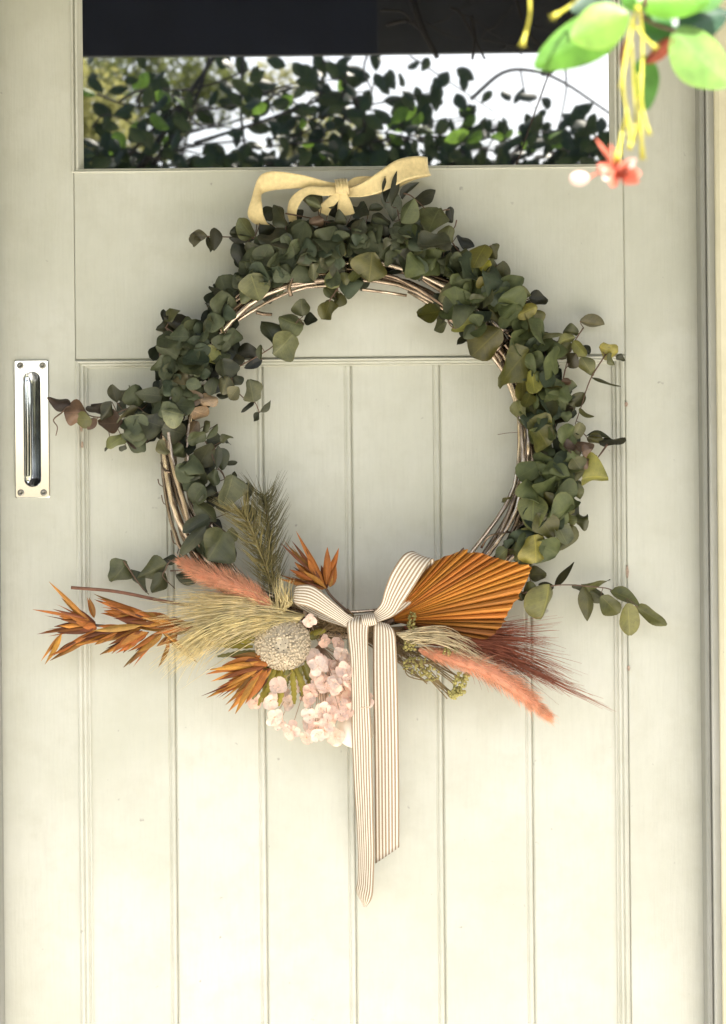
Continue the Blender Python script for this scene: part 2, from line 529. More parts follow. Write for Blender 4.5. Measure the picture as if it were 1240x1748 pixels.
def moulding(path, inward, prof, name, parent=door, mat=M_paint):
    """sweep a profile (offset towards the opening, depth y) along a mitred path of (x,z) corners"""
    b = MB(); rows = []
    n = len(path)
    for i, (x, z) in enumerate(path):
        rows.append([b.vert((x + inward[i][0] * o, y, z + inward[i][1] * o), (o * 40, x + z)) for o, y in prof])
    for i in range(n - 1):
        for a in range(len(prof) - 1):
            b.face([rows[i][a], rows[i][a + 1], rows[i + 1][a + 1], rows[i + 1][a]])
    return b.build(name, mat, parent, origin=(path[0][0], 0, path[0][1]), smooth=False)
# panel moulding: quirk, bead, cove, fillet
pm = [(-0.0012, 0.001), (0.0006, 0.0035), (0.0014, 0.0036), (0.0022, -0.0008), (0.0046, -0.0024), (0.0070, -0.0012), (0.0078, 0.0016), (0.0086, 0.0017), (0.0094, 0.0006), (0.0118, 0.0012), (0.0132, 0.0048), (0.0140, 0.0050), (0.0150, 0.0042), (0.0164, 0.0050), (0.0166, BY + 0.0015)]
c = [((PX0, 0.199), (1, 0)), ((PX0, PZ1), (1, -1)), ((PX1, PZ1), (-1, -1)), ((PX1, 0.199), (-1, 0))]
mo = 0.0
moulding([(PX0 - mo, 0.199), (PX0, PZ1)], [(1, 0), (1, -0.62)], pm, 'moulding')
moulding([(PX0, PZ1), (PX1, PZ1)], [(1, -0.62), (-1, -0.62)], [(o, y + 0.00015) for o, y in pm], 'moulding')
moulding([(PX1, PZ1), (PX1, 0.199)], [(-1, -0.62), (-1, 0)], pm, 'moulding')
# window bead
wm = [(-0.0085, 0.001), (-0.0080, -0.0010), (-0.0062, -0.0022), (-0.0048, -0.0012), (-0.0042, 0.0028), (-0.0030, 0.0028), (-0.0022, -0.0006), (0.0000, 0.0002), (0.0012, 0.0040), (0.0018, 0.0048), (0.0022, 0.0080), (0.0040, 0.0110), (0.0046, 0.0149)]
moulding([(WX0, WZ1), (WX0, WZ0)], [(1, -1), (1, 0.55)], wm, 'window_bead')
moulding([(WX0, WZ0), (WX1, WZ0)], [(1, 0.55), (-1, 0.55)], [(o, y + 0.00015) for o, y in wm], 'window_bead')
moulding([(WX1, WZ0), (WX1, WZ1)], [(-1, 0.55), (-1, -1)], wm, 'window_bead')
dpart('window_pane', WX0 - 0.004, WX1 + 0.004, 0.0150, 0.0190, WZ0 - 0.004, WZ1 + 0.004, bev=0, mat=M_glass)
# chips of bare timber on the moulding edge
for (px, py, h) in ((1071, 975, 12), (1073, 1140, 5), (1069, 690, 4), (139, 730, 8), (141, 760, 6)):
    a = P(px, py)
    b = MB(); n = 7
    ring = [b.vert((a.x + math.cos(6.283 * i / n) * 0.0019 * rng.uniform(.6, 1.2), -0.0030 + 0.0004 * (i % 2), a.z + math.sin(6.283 * i / n) * h * S * rng.uniform(.7, 1.2))) for i in range(n)]
    ring2 = [b.vert((b.v[i][0], 0.003, b.v[i][2])) for i in ring]
    b.face(ring)
    for i in range(n): b.face([ring[i], ring[(i + 1) % n], ring2[(i + 1) % n], ring2[i]])
    b.build('paint_chip', simple('bare_timber_%d' % py, (0.37, 0.27, 0.20), 0.8, 0.3, 300), door, origin=a, smooth=False)

# pull handle --------------------------------------------------------------
hp0, hp1 = P(26, 614), P(85, 851)
hx0, hx1, hz1, hz0 = P(26, 730).x, P(85, 730).x, P(55, 615).z, P(55, 850).z
hcx, hcz = (hx0 + hx1) / 2, (hz0 + hz1) / 2
hw, hh = (hx1 - hx0) / 2, (hz1 - hz0) / 2
def rrect(cx, cz, w_, h_, r, n=6):
    pts = []
    for qx, qz, a0 in ((1, 1, 0), (-1, 1, 90), (-1, -1, 180), (1, -1, 270)):
        for i in range(n):
            a = R(a0 + 90 * i / (n - 1))
            pts.append((cx + qx * (w_ - r) + math.cos(a) * r, cz + qz * (h_ - r) + math.sin(a) * r))
    return pts
b = MB()
slx = hcx + 0.5 * S; sw_, sh_ = 14.0 * S, 98 * S
CUP = 5
loops = [(rrect(hcx, hcz, hw, hh, 0.0022), 0.0), (rrect(hcx, hcz, hw, hh, 0.0022), -0.0022), (rrect(hcx, hcz, hw - 0.0009, hh - 0.0009, 0.0018), -0.0030),
         (rrect(slx, hcz, sw_ + 0.0006, sh_ + 0.0006, sw_), -0.0030), (rrect(slx, hcz, sw_, sh_, sw_ * 0.98), -0.0024), (rrect(slx, hcz, sw_ * .97, sh_ - .0004, sw_ * 0.95), 0.004), (rrect(slx, hcz, sw_ * .7, sh_ - .005, sw_ * 0.68), 0.0085), (rrect(slx, hcz, sw_ * .25, sh_ - .012, sw_ * 0.24), 0.0105)]
rows = [[b.vert((x, y, z)) for x, z in lp] for lp, y in loops]
n = len(rows[0])
for r_ in range(CUP):
    for i in range(n):
        b.face([rows[r_][i], rows[r_][(i + 1) % n], rows[r_ + 1][(i + 1) % n], rows[r_ + 1][i]])
cup = MB(); crow = [[cup.vert((x, y, z)) for x, z in lp] for lp, y in loops[CUP:]]
for r_ in range(len(crow) - 1):
    for i in range(n):
        cup.face([crow[r_][i], crow[r_][(i + 1) % n], crow[r_ + 1][(i + 1) % n], crow[r_ + 1][i]])
cup.face(crow[-1])
plate = b.build('pull_handle', M_chrome, door, origin=(hcx, 0, hcz), smooth=False)
cup.build('recess', M_cup, plate, origin=(hcx, 0, hcz))
# grip bar bowed across the recess
b = MB(); rows = []
NB = 26
for i in range(NB + 1):
    t = i / NB; z = hcz + (t - 0.5) * 2 * (93 * S)
    en = min(1, math.sqrt(max(0.0, 1 - (abs(2 * t - 1)) ** 14)) + 0.05)
    cx = slx - 7.5 * S + 0.0008 * math.sin(t * 3.14)
    ww = 6.6 * S * en
    rows.append([b.vert((cx + ww * math.copysign(abs(math.cos(a)) ** .6, math.cos(a)), -0.0028 - 0.0012 * math.sin(3.14 * t) + 0.0035 * math.copysign(abs(math.sin(a)) ** .6, math.sin(a)), z)) for a in [2 * math.pi * k / 10 for k in range(10)]])
for i in range(NB):
    for k in range(10):
        b.face([rows[i][k], rows[i][(k + 1) % 10], rows[i + 1][(k + 1) % 10], rows[i + 1][k]])
b.face(rows[0]); b.face(rows[-1][::-1])
b.build('grip', M_chrome, plate, origin=(slx, 0, hcz))
for px, py in ((35, 624), (73, 624), (36, 841), (75, 841)):
    a = P(px, py, 0.003)
    b = MB(); n = 16; rr = 5.4 * S
    prof = [(1.08, 0.0), (1.05, -0.0006), (0.85, -0.0012), (0.45, -0.0016), (0.40, -0.0008), (0.05, -0.0004)]
    rows = [[b.vert((a.x + math.cos(6.2832 * i / n) * rr * q, -0.0029 + y, a.z + math.sin(6.2832 * i / n) * rr * q)) for i in range(n)] for q, y in prof]
    for r_ in range(len(rows) - 1):
        for i in range(n): b.face([rows[r_][i], rows[r_][(i + 1) % n], rows[r_ + 1][(i + 1) % n], rows[r_ + 1][i]])
    b.face(rows[-1])
    b.build('screw', M_screw, plate, origin=a)

# door frame ----------------------------------------------------------------
frame = thing('door_frame', 'cream painted door frame with shade coloured grey into its deep reveal around the sage door', 'door frame', ((DX0 + DX1) / 2, -0.02, 0.0))
GAP = 0.0025
FR = -0.040        # front of the frame
def fpart(name, *a, mat=M_paint, bev=0.0015):
    b = MB(); b.box(*a, bev)
    return b.build(name, mat, frame, origin=((a[0] + a[1]) / 2, (a[2] + a[3]) / 2, (a[4] + a[5]) / 2), smooth=False)
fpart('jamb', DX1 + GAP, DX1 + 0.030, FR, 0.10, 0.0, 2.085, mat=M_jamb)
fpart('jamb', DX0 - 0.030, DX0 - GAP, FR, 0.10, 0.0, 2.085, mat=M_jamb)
fpart('head_jamb', DX0 - 0.030, DX1 + 0.030, FR + 0.001, 0.099, 2.086, 2.115)
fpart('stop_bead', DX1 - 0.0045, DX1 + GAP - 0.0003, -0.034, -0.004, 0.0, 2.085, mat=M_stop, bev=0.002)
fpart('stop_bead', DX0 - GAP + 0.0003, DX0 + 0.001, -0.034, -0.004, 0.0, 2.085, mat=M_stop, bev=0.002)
fpart('architrave', DX1 + 0.0100, DX1 + 0.095, FR - 0.016, FR - 0.0005, 0.0, 2.20, mat=M_cream, bev=0.004)
fpart('architrave', DX0 - 0.095, DX0 - 0.0040, FR - 0.016, FR - 0.0005, 0.0, 2.20, mat=M_cream, bev=0.004)
fpart('architrave', DX0 - 0.0035, DX1 + 0.0035, FR - 0.015, FR - 0.0005, 2.10, 2.20, mat=M_cream, bev=0.004)
fpart('threshold', DX0 - 0.002, DX1 + 0.002, FR + 0.002, 0.09, 0.0005, 0.0105, mat=M_floor, bev=0.002)

# house wall with weatherboards ----------------------------------------------
wall = thing('house_wall', 'cream weatherboard house wall on both sides of the door', 'wall', (0, 0.05, 0.0))
def wpart(name, *a, mat=M_wallp, bev=0.002):
    b = MB(); b.box(*a, bev)
    return b.build(name, mat, wall, origin=((a[0] + a[1]) / 2, (a[2] + a[3]) / 2, (a[4] + a[5]) / 2), smooth=False)
wl, wr = DX0 - 0.0315, DX1 + 0.0315
wpart('wall_core', -3.2, wl, -0.038, 0.12, -0.01, 2.75, bev=0)
wpart('wall_core', wr, 3.2, -0.038, 0.12, -0.01, 2.75, bev=0)
wpart('wall_core', wl + 0.001, wr - 0.001, -0.038, 0.12, 2.117, 2.75, bev=0)
for k in range(13):
    z0 = 0.02 + k * 0.17
    for xa, xb in ((-3.2, DX0 - 0.097), (DX1 + 0.097, 3.2)):
        b = MB()
        pr = [(-0.039, z0), (-0.062, z0), (-0.048, z0 + 0.168), (-0.039, z0 + 0.168)]
        l_ = [b.vert((xa, y, z)) for y, z in pr]; r_ = [b.vert((xb, y, z)) for y, z in pr]
        for i in range(4): b.face([l_[i], r_[i], r_[(i + 1) % 4], l_[(i + 1) % 4]])
        b.face(l_); b.face(r_[::-1])
        b.build('weatherboard', M_wallp, wall, origin=((xa + xb) / 2, -0.07, z0), smooth=False)

# porch roof -------------------------------------------------------------------
zb = M(620, 85, 1.5).z
roof = thing('porch_roof', 'dark porch roof over the door, its beam mirrored in the window', 'roof', (0, -0.8, 2.3))
def rpart(name, *a, mat=M_roof, bev=0.002):
    b = MB(); b.box(*a, bev)
    return b.build(name, mat, roof, origin=((a[0] + a[1]) / 2, (a[2] + a[3]) / 2, (a[4] + a[5]) / 2), smooth=False)
xs = M(645, 50, 1.5).x
rpart('beam', -3.2, xs - 0.0001, -1.515, -1.50, zb, zb + 0.22, mat=M_navy, bev=0)
rpart('beam', xs + 0.0001, 3.2, -1.515, -1.501, zb + 0.0005, zb + 0.22, mat=M_greybeam, bev=0)
rpart('soffit', -3.2, 3.2, -1.56, -0.040, zb + 0.222, zb + 0.245, bev=0)
rpart('beam', -3.2, 3.2, -1.56, -1.5152, zb + 0.05, zb + 0.221, mat=M_navy)
rpart('roof_sheet', -3.3, 3.3, -1.62, -0.040, zb + 0.247, zb + 0.30)
for x in (-2.7, 2.7):
    rpart('post', x - 0.045, x + 0.045, -1.575, -1.485, 0.0, zb - 0.001, mat=M_cream)

# pergola -----------------------------------------------------------------------
QP = 3.0
zp = M(620, 283, QP).z
perg = thing('pergola', 'timber garden pergola carrying a vine opposite the door', 'pergola', (0, -QP, -0.16))
def ppart(name, *a):
    b = MB(); b.box(*a, 0.003)
    return b.build(name, M_wood, perg, origin=((a[0] + a[1]) / 2, (a[2] + a[3]) / 2, (a[4] + a[5]) / 2), smooth=False)
ppart('beam', -2.4, 2.4, -QP - 0.045, -QP + 0.045, zp - 0.13, zp - 0.01)
for x in (-2.1, 2.1):
    ppart('post', x - 0.05, x + 0.05, -QP - 0.05, -QP + 0.05, -0.16, zp - 0.131)

def add_leaf(mb, base, axis, nrm, L, W, pointy=1.0, fold=0.15, curl=0.1, wave=0.0, rg=rng, nu=5, nv=7, serr=0.0):
    a = axis.normalized(); n = (nrm - a * nrm.dot(a))
    n = n.normalized() if n.length > 1e-6 else a.orthogonal().normalized()
    s_ = a.cross(n)
    ph = rg.uniform(0, 6.28); rows = []
    for j in range(nv):
        t = j / (nv - 1)
        tt = 0.012 + 0.976 * t
        f = math.sin(math.pi * tt ** (0.85 if pointy < 1.5 else 0.75)) ** (0.58 * pointy)
        row = []
        for i in range(nu):
            u = -1 + 2 * i / (nu - 1)
            x = u * f * W / 2 * (1 + wave * 0.9 * math.sin(5 * t + ph + (1.7 if u > 0 else 0)) * abs(u))
            if serr: x *= 1 - serr * (j % 2)
            z = -fold * abs(u) ** 1.4 * f * W * 0.5 + curl * L * (t * t) * -1 + wave * W * 0.28 * math.sin(7 * t + ph + 2.1 * u) * abs(u)
            row.append(mb.vert(base + s_ * x + a * (t * L) + n * z, (u, t)))
        rows.append(row)
    for j in range(nv - 1):
        for i in range(nu - 1):
            mb.face([rows[j][i], rows[j][i + 1], rows[j + 1][i + 1], rows[j + 1][i]])

vr = random.Random(21)
vine = thing('climbing_vine', 'leafy dark green vine on the pergola, seen mirrored in the window', 'vine', (0, -QP, zp))
fm = MB(); fm2 = MB(); sm = MB()
clusters = [(150, 120, 14, 30, 3), (155, 165, 12, 18, 2), (290, 175, 55, 85, 55), (185, 235, 50, 35, 28), (420, 160, 45, 60, 28), (495, 200, 70, 70, 62), (560, 140, 45, 50, 24), (600, 205, 55, 60, 44), (690, 140, 34, 52, 20), (700, 210, 40, 40, 24), (785, 100, 8, 18, 1), (748, 143, 14, 16, 3), (840, 152, 16, 8, 2), (935, 185, 26, 40, 12), (800, 215, 50, 30, 24), (930, 225, 60, 18, 22), (1010, 230, 40, 25, 14), (760, 175, 40, 60, 14), (880, 215, 60, 36, 22), (1000, 205, 36, 36, 12), (620, 250, 80, 30, 26), (240, 125, 40, 35, 8), (640, 100, 20, 20, 6), (530, 100, 60, 14, 10)]
for cx, cy, rx, ry, n in clusters:
    for i in range(int(n * .85 + .6)):
        q = QP + vr.uniform(-0.25, 0.2)
        p = M(cx + vr.gauss(0, .55) * rx, cy + vr.gauss(0, .55) * ry, q)
        L = vr.uniform(24, 44) * S * 2.36
        ax = Vector((vr.gauss(0, .7), vr.gauss(0, .4), vr.gauss(-.4, .7)))
        add_leaf(fm if vr.random() > .10 else fm2, p, ax, Vector((vr.gauss(0, .5), 1, vr.gauss(0.2, .5))), L, L * vr.uniform(.5, .68), 1.3, 0.2, vr.uniform(-.1, .25), 0.1, vr)
for i in range(360):
    px = vr.uniform(120, 1060); py = 290 - abs(vr.gauss(0, 1)) * (24 if px < 700 else 27)
    q = QP + vr.uniform(-0.2, 0.2)
    L = vr.uniform(22, 42) * S * 2.36
    add_leaf(fm, M(px, py, q), Vector((vr.gauss(0, .8), vr.gauss(0, .4), vr.gauss(-.1, .7))), Vector((vr.gauss(0, .5), 1, vr.gauss(0.2, .5))), L, L * vr.uniform(.5, .68), 1.3, 0.2, vr.uniform(-.1, .25), 0.1, vr)
def mpoly(mbx, pts, q, r, jit=0.0):
    pp = catmull([M(x, y, q + vr.uniform(-jit, jit)) for x, y in pts], 5)
    mbx.tube(pp, [r * (1 - 0.5 * i / len(pp)) for i in range(len(pp))], 5)
for pts, r in ((((235, 285), (300, 190), (372, 80)), .011), (((255, 285), (330, 170), (362, 70)), .008), (((200, 280), (280, 195), (340, 150)), .006), (((415, 60), (410, 190), (424, 285)), .006), (((520, 70), (600, 150), (640, 270)), .007), (((590, 60), (588, 200), (570, 285)), .006),
               (((805, 165), (860, 120), (910, 117), (960, 135), (1045, 190)), .006), (((640, 60), (622, 110), (636, 150)), .004), (((330, 240), (440, 205), (560, 160), (600, 150)), .006), (((700, 90), (760, 130), (850, 190)), .0025), (((890, 115), (900, 160), (915, 180)), .0025), (((965, 100), (968, 150), (955, 220)), .003), (((860, 290), (890, 250), (905, 225)), .018), (((640, 200), (600, 230), (420, 250)), .006), (((760, 290), (800, 240), (850, 215)), .012), (((940, 290), (1000, 262), (1045, 235)), .012)):
    mpoly(sm, pts, QP, r, .05)
for i in range(80):
    x = vr.uniform(140, 1040); y = vr.uniform(150, 280) if x < 700 else vr.uniform(225, 285)
    mpoly(sm, ((x, y), (x + vr.uniform(20, 60), y - vr.uniform(-20, 30)), (x + vr.uniform(60, 140), y - vr.uniform(-30, 40))), QP, vr.uniform(.0012, .005), .1)
fm2.build('young_foliage', leaf_mat('vine_leaf_young', False, (.12, .22, .035), .5, .5, .1), vine, origin=(0, -QP, zp), kind='stuff')
fm.build('foliage', M_vineleaf, vine, origin=(0, -QP, zp), kind='stuff')
sm.build('stem', M_twigdark, vine, origin=(0, -QP, zp))
# bare twigs along the porch beam
tw = thing('bare_creeper_twigs', 'bare dark creeper twigs under the porch beam, mirrored at the window top', 'twigs', M(800, 40, 1.42))
sm = MB()
for pts, r in ((((700, -30), (722, 40), (748, 92)), .009), (((660, 35), (700, 30), (730, 55)), .005), (((650, 10), (690, 15), (712, 42)), .003), (((770, 5), (790, 20), (830, 95)), .004), (((880, -20), (900, 40), (930, 80)), .004), (((806, 20), (812, 60), (808, 95)), .005)):
    mpoly(sm, pts, 1.44, r, .02)
for i in range(22):
    x = vr.uniform(680, 1020); y = vr.uniform(-20, 80); a = vr.uniform(-.6, 1.3); st = [(x, y)]
    for k in range(5):
        a += vr.gauss(0, .3); x += math.cos(a) * vr.uniform(10, 26); y -= math.sin(a) * vr.uniform(8, 20); st.append((x, y))
    mpoly(sm, st, 1.44, vr.uniform(.0008, .0022), .006)
sm.build('stem', M_twigdark, tw, origin=M(800, 40, 1.42))

# trees beyond
def tree(x, y, h, cr, n, leafm, seed, label, lean=0.0, fz=0.80):
    tr = random.Random(seed)
    t = thing('tree', label, 'tree', (x, y, -0.16), 'trees beyond the pergola')
    b = MB()
    base = Vector((x, y, -0.16)); top = Vector((x + lean, y + .1, h * 0.62))
    b.tube(catmull([base, base.lerp(top, .5) + Vector((tr.uniform(-.1, .1), 0, 0)), top], 5), [0.11 * h / 4 * (1 - .6 * i / 10) for i in range(11)], 8)
    cen = Vector((x + lean, y, h * fz)); lobes = []
    for i in range(16):
        d = Vector((tr.gauss(0, 1), tr.gauss(0, 1), tr.gauss(0, .8))).normalized()
        e = cen + Vector((d.x * cr, d.y * cr, d.z * h * .36)) * tr.uniform(.55, 1.0)
        b.tube(catmull([base.lerp(top, tr.uniform(.55, .95)), (cen + e) / 2 + Vector((0, 0, -.1)), e], 4), [.03 * (1 - .8 * k / 8) for k in range(9)], 5)
        lobes.append((e, tr.uniform(.28, .5) * cr))
    b.build('trunk', M_bark, t, origin=base)
    f = MB()
    for i in range(n):
        e, r = tr.choice(lobes)
        d = Vector((tr.gauss(0, 1), tr.gauss(0, 1), tr.gauss(0, .8)))
        p = e + d.normalized() * r * tr.random() ** .45
        L = tr.uniform(.035, .075)
        add_leaf(f, p, Vector((tr.gauss(0, 1), tr.gauss(0, 1), tr.gauss(-.5, .8))), Vector((tr.gauss(0, 1), tr.gauss(0, 1), 1)), L, L * .55, 1.2, .1, .1, 0, tr, 3, 4)
    f.build('crown', leafm, t, origin=cen, kind='stuff')
tree(-2.7, -9.2, 4.9, 1.0, 14000, M_treeleaf2, 3, 'pale green tree behind the pergola, mirrored at the left of the window', 0.2)
tree(-1.55, -11.5, 4.6, 1.0, 8000, M_treeleaf, 5, 'olive green tree farther back, mirrored left of the window centre', 0.0)
tree(-0.35, -13.5, 4.7, .8, 5000, M_treeleaf2, 8, 'small pale tree farthest back, mirrored at the window centre', 0.0)

# unseen clipped hedges added to block horizon sky, gap keeps the handle bright
def blocker(x0, x1, label, seed):
    hg = random.Random(seed)
    t = thing('blocker', label, 'blocker', ((x0 + x1) / 2, -14.5, -0.16), 'added hedges blocking horizon sky')
    b = MB(); b.box(x0, x1, -15.1, -13.9, -0.16, 3.0)
    b.build('dark_heart', simple('blocker_heart_%d' % seed, (.02, .028, .012), .9, .3, 4), t, origin=((x0 + x1) / 2, -14.5, 0), smooth=False)
    f = MB()
    for i in range(int((x1 - x0) * 420)):
        L = hg.uniform(.10, .2); top = hg.random() < .2
        p = Vector((hg.uniform(x0, x1), hg.uniform(-15, -13.9) if top else -13.88 + hg.uniform(-.05, .08), 3.0 + hg.uniform(-.02, .12) if top else hg.uniform(-.1, 3.05)))
        add_leaf(f, p, Vector((hg.gauss(0, 1), hg.uniform(.1, 1), hg.gauss(0, 1))), Vector((hg.gauss(0, 1), 1, hg.gauss(0, 1))), L, L * .6, 1.2, .1, .1, 0, hg, 3, 4)
    f.build('foliage', M_vineleaf, t, origin=((x0 + x1) / 2, -14.5, 0), kind='stuff')
blocker(-12, -4.0, 'added dark clipped hedge at the far left end of the garden', 41)
blocker(-1.7, 12, 'added long dark clipped hedge at the far right end of the garden', 42)

# ------------------------------------------------------------------ wreath
WC = P(600, 765)
wreath = thing('wreath', 'round twig wreath clothed in dried eucalyptus hanging on the sage door', 'wreath', P(600, 765, 0.02))
wr_ = random.Random(11)
def ring_pt(th, r, d):
    """th measured clockwise from the top in degrees; r in photo pixels"""
    a = R(th)
    return P(600 + math.sin(a) * r, 765 - math.cos(a) * r, d)
twigs = [(0, 360, 300, .030, 4.6), (20, 330, 291, .022, 4.2), (95, 345, 310, .026, 4.8), (180, 350, 318, .018, 4.5), (250, 330, 303, .036, 4.0), (300, 350, 326, .024, 4.2), (60, 320, 284, .030, 3.6),
         (140, 300, 297, .040, 4.4), (205, 250, 311, .040, 5.0), (330, 260, 306, .014, 4.4), (275, 150, 320, .034, 4.6), (75, 120, 288, .040, 3.8), (30, 200, 322, .030, 4.0), (232, 100, 312, .046, 5.2), (296, 70, 290, .044, 4.6), (345, 60, 302, .046, 3.6), (100, 60, 303, .046, 4.0)]
for i, (a0, span, r0, d0, rad) in enumerate(twigs):
    ph, ph2, k = wr_.uniform(0, 6.28), wr_.uniform(0, 6.28), wr_.choice((2, 3, 3, 4))
    n = max(8, int(span / 7)); pts = []
    for j in range(n + 1):
        th = a0 + span * j / n
        r = r0 + 10 * math.sin(R(th) * k + ph) + 3 * math.sin(R(th) * 9 + ph2)
        d = d0 + 0.007 * math.sin(R(th) * k * 1.3 + ph2) + .0015 * math.sin(R(th) * 13 + ph)
        pts.append(ring_pt(th, r, max(.008, d)))
    b = MB(); b.tube(pts, [1.15 * rad * S * (1 - .35 * j / n) * (1 + .07 * math.sin(j * 2.3 + ph)) for j in range(n + 1)], 7)
    b.build('twig', M_twig, wreath, origin=pts[0])
# short spurs and binding twigs
for pts, rad in ((((497, 505, .050), (494, 490, .054), (500, 470, .052), (505, 455, .03)), 4.0), (((438, 533, .050), (450, 536, .052), (465, 537, .052)), 3.6), (((372, 545, .05), (378, 562, .052), (389, 590, .045)), 4.0), (((396, 535, .03), (410, 500, .036), (432, 468, .03)), 3.6),
                 (((345, 550, .02), (357, 533, .024), (366, 520, .03)), 3.2), (((884, 838, .05), (892, 850, .046), (905, 842, .02)), 2.0), (((822, 935, .05), (836, 915, .055), (870, 908, .045)), 2.4), (((276, 790, .03), (281, 802, .046), (292, 806, .048), (308, 800, .03)), 2.4),
                 (((838, 545, .05), (858, 563, .054), (878, 562, .045)), 3.8), (((848, 598, .05), (856, 590, .052), (870, 580, .03)), 3.6), (((270, 818, .03), (272, 826, .032), (280, 832, .03)), 1.1), (((292, 905, .02), (296, 925, .02), (306, 932, .02), (303, 945, .02)), 1.2), (((276, 845, .03), (279, 858, .03), (285, 862, .03)), 1.1), (((850, 742, .035), (868, 739, .04), (890, 738, .04)), .6)):
    b = MB(); pp = catmull([P(*p) for p in pts], 5)
    b.tube(pp, [rad * S * (1 - .25 * i / len(pp)) for i in range(len(pp))], 6)
    b.build('twig_spur', M_twig if rad > 1.5 else M_stem, wreath, origin=pp[0])

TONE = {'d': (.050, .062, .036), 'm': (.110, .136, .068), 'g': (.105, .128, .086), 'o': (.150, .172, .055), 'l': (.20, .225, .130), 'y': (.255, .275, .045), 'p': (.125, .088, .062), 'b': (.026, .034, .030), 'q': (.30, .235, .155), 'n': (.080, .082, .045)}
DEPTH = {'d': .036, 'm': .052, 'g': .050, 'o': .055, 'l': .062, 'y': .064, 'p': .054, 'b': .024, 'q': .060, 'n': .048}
lr = random.Random(5)
N_LEAF = [0]; SEEDS = []
def place_leaf(mb, p0, p1, wpx, tone, ddepth=0.0, rg=lr, pointy=None, rollmax=44):
    """p0,p1 photo pixels of base and tip; wpx apparent width in photo pixels"""
    Lpx = math.hypot(p1[0] - p0[0], p1[1] - p0[1])
    d0 = max(.012, DEPTH[tone] + ddepth + rg.uniform(-.005, .005))
    asp = Lpx / max(1, wpx)
    if asp > 2.3 and wpx < 20:
        roll = R(rg.choice((-1, 1)) * rg.uniform(48, 62))
    else:
        roll = R(rg.uniform(-rollmax, rollmax))
    pitch = rg.uniform(-.5, .4)
    d1 = max(.010, d0 + pitch * Lpx * S)
    a0, a1 = P(*p0, d0), P(*p1, d1)
    ax = a1 - a0; L = ax.length; a = ax.normalized()
    n0 = (Vector((0, -1, 0)) - a * a.dot(Vector((0, -1, 0)))).normalized()
    n = n0 * math.cos(roll) + a.cross(n0) * math.sin(roll)
    W = 1.07 * wpx * S / math.cos(roll)
    if pointy is None:
        pointy = 0.82 + .25 * max(0, asp - 1) + rg.uniform(-.08, .22)
    add_leaf(mb, a0, ax, n, L, W, min(pointy, 1.7), rg.choice((-.45, -.25, .1, .35, .6, .85)) * rg.uniform(.6, 1.2), rg.uniform(-.42, .50), rg.uniform(.10, .48), rg, 7, 10)
    return a0

def sprig(org, sc, leaves, stems, dd=0.0):
    ox, oy = org
    cv = lambda u, v: (ox + u / sc, oy + v / sc)
    sb = MB(); samples = []
    for st in stems:
        r0 = 1.35
        pts = catmull([P(*cv(x, y), .040 + dd) for x, y in st], 5)
        sb.tube(pts, [r0 * S * (1 - .45 * i / len(pts)) for i in range(len(pts))], 5)
        samples += pts
    todo = []
    for rec in leaves:
        bx, by, tx, ty, wd, tone = rec[:6]
        ex = rec[6] if len(rec) > 6 else 0.0
        l = MB()
        a0 = place_leaf(l, cv(bx, by), cv(tx, ty), wd / sc, tone, dd + ex)
        todo.append((l, a0, tone))
        if dd > -.003: SEEDS.append(cv((bx + tx) / 2, (by + ty) / 2))
        near = min(samples, key=lambda q: (q - a0).length) if samples else None
        if near is not None and (near - a0).length < 60 * S:
            e = near
        else:
            c = P(600, 765, .03); dirr = (c - a0); rr = dirr.length / S
            e = a0 + dirr.normalized() * (min(40, abs(rr - 306)) * (1 if rr > 306 else -1)) * S
            e.y = -max(.02, -a0.y - .02)
        mid = (a0 + e) / 2 + Vector((0, .004, 0))
        sb.tube([a0, mid, e], .7 * S, 4, False)
    st_o = sb.build('eucalyptus_sprig', M_stem, wreath, origin=todo[0][1])
    for l, a0, tone in todo:
        px_ = 620 + a0.x / S
        c = TONE[tone]
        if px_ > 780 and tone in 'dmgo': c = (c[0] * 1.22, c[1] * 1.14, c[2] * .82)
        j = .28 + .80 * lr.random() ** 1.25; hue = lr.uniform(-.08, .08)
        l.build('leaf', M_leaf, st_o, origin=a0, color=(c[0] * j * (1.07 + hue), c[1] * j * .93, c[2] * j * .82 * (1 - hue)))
        N_LEAF[0] += 1

K = 4.96
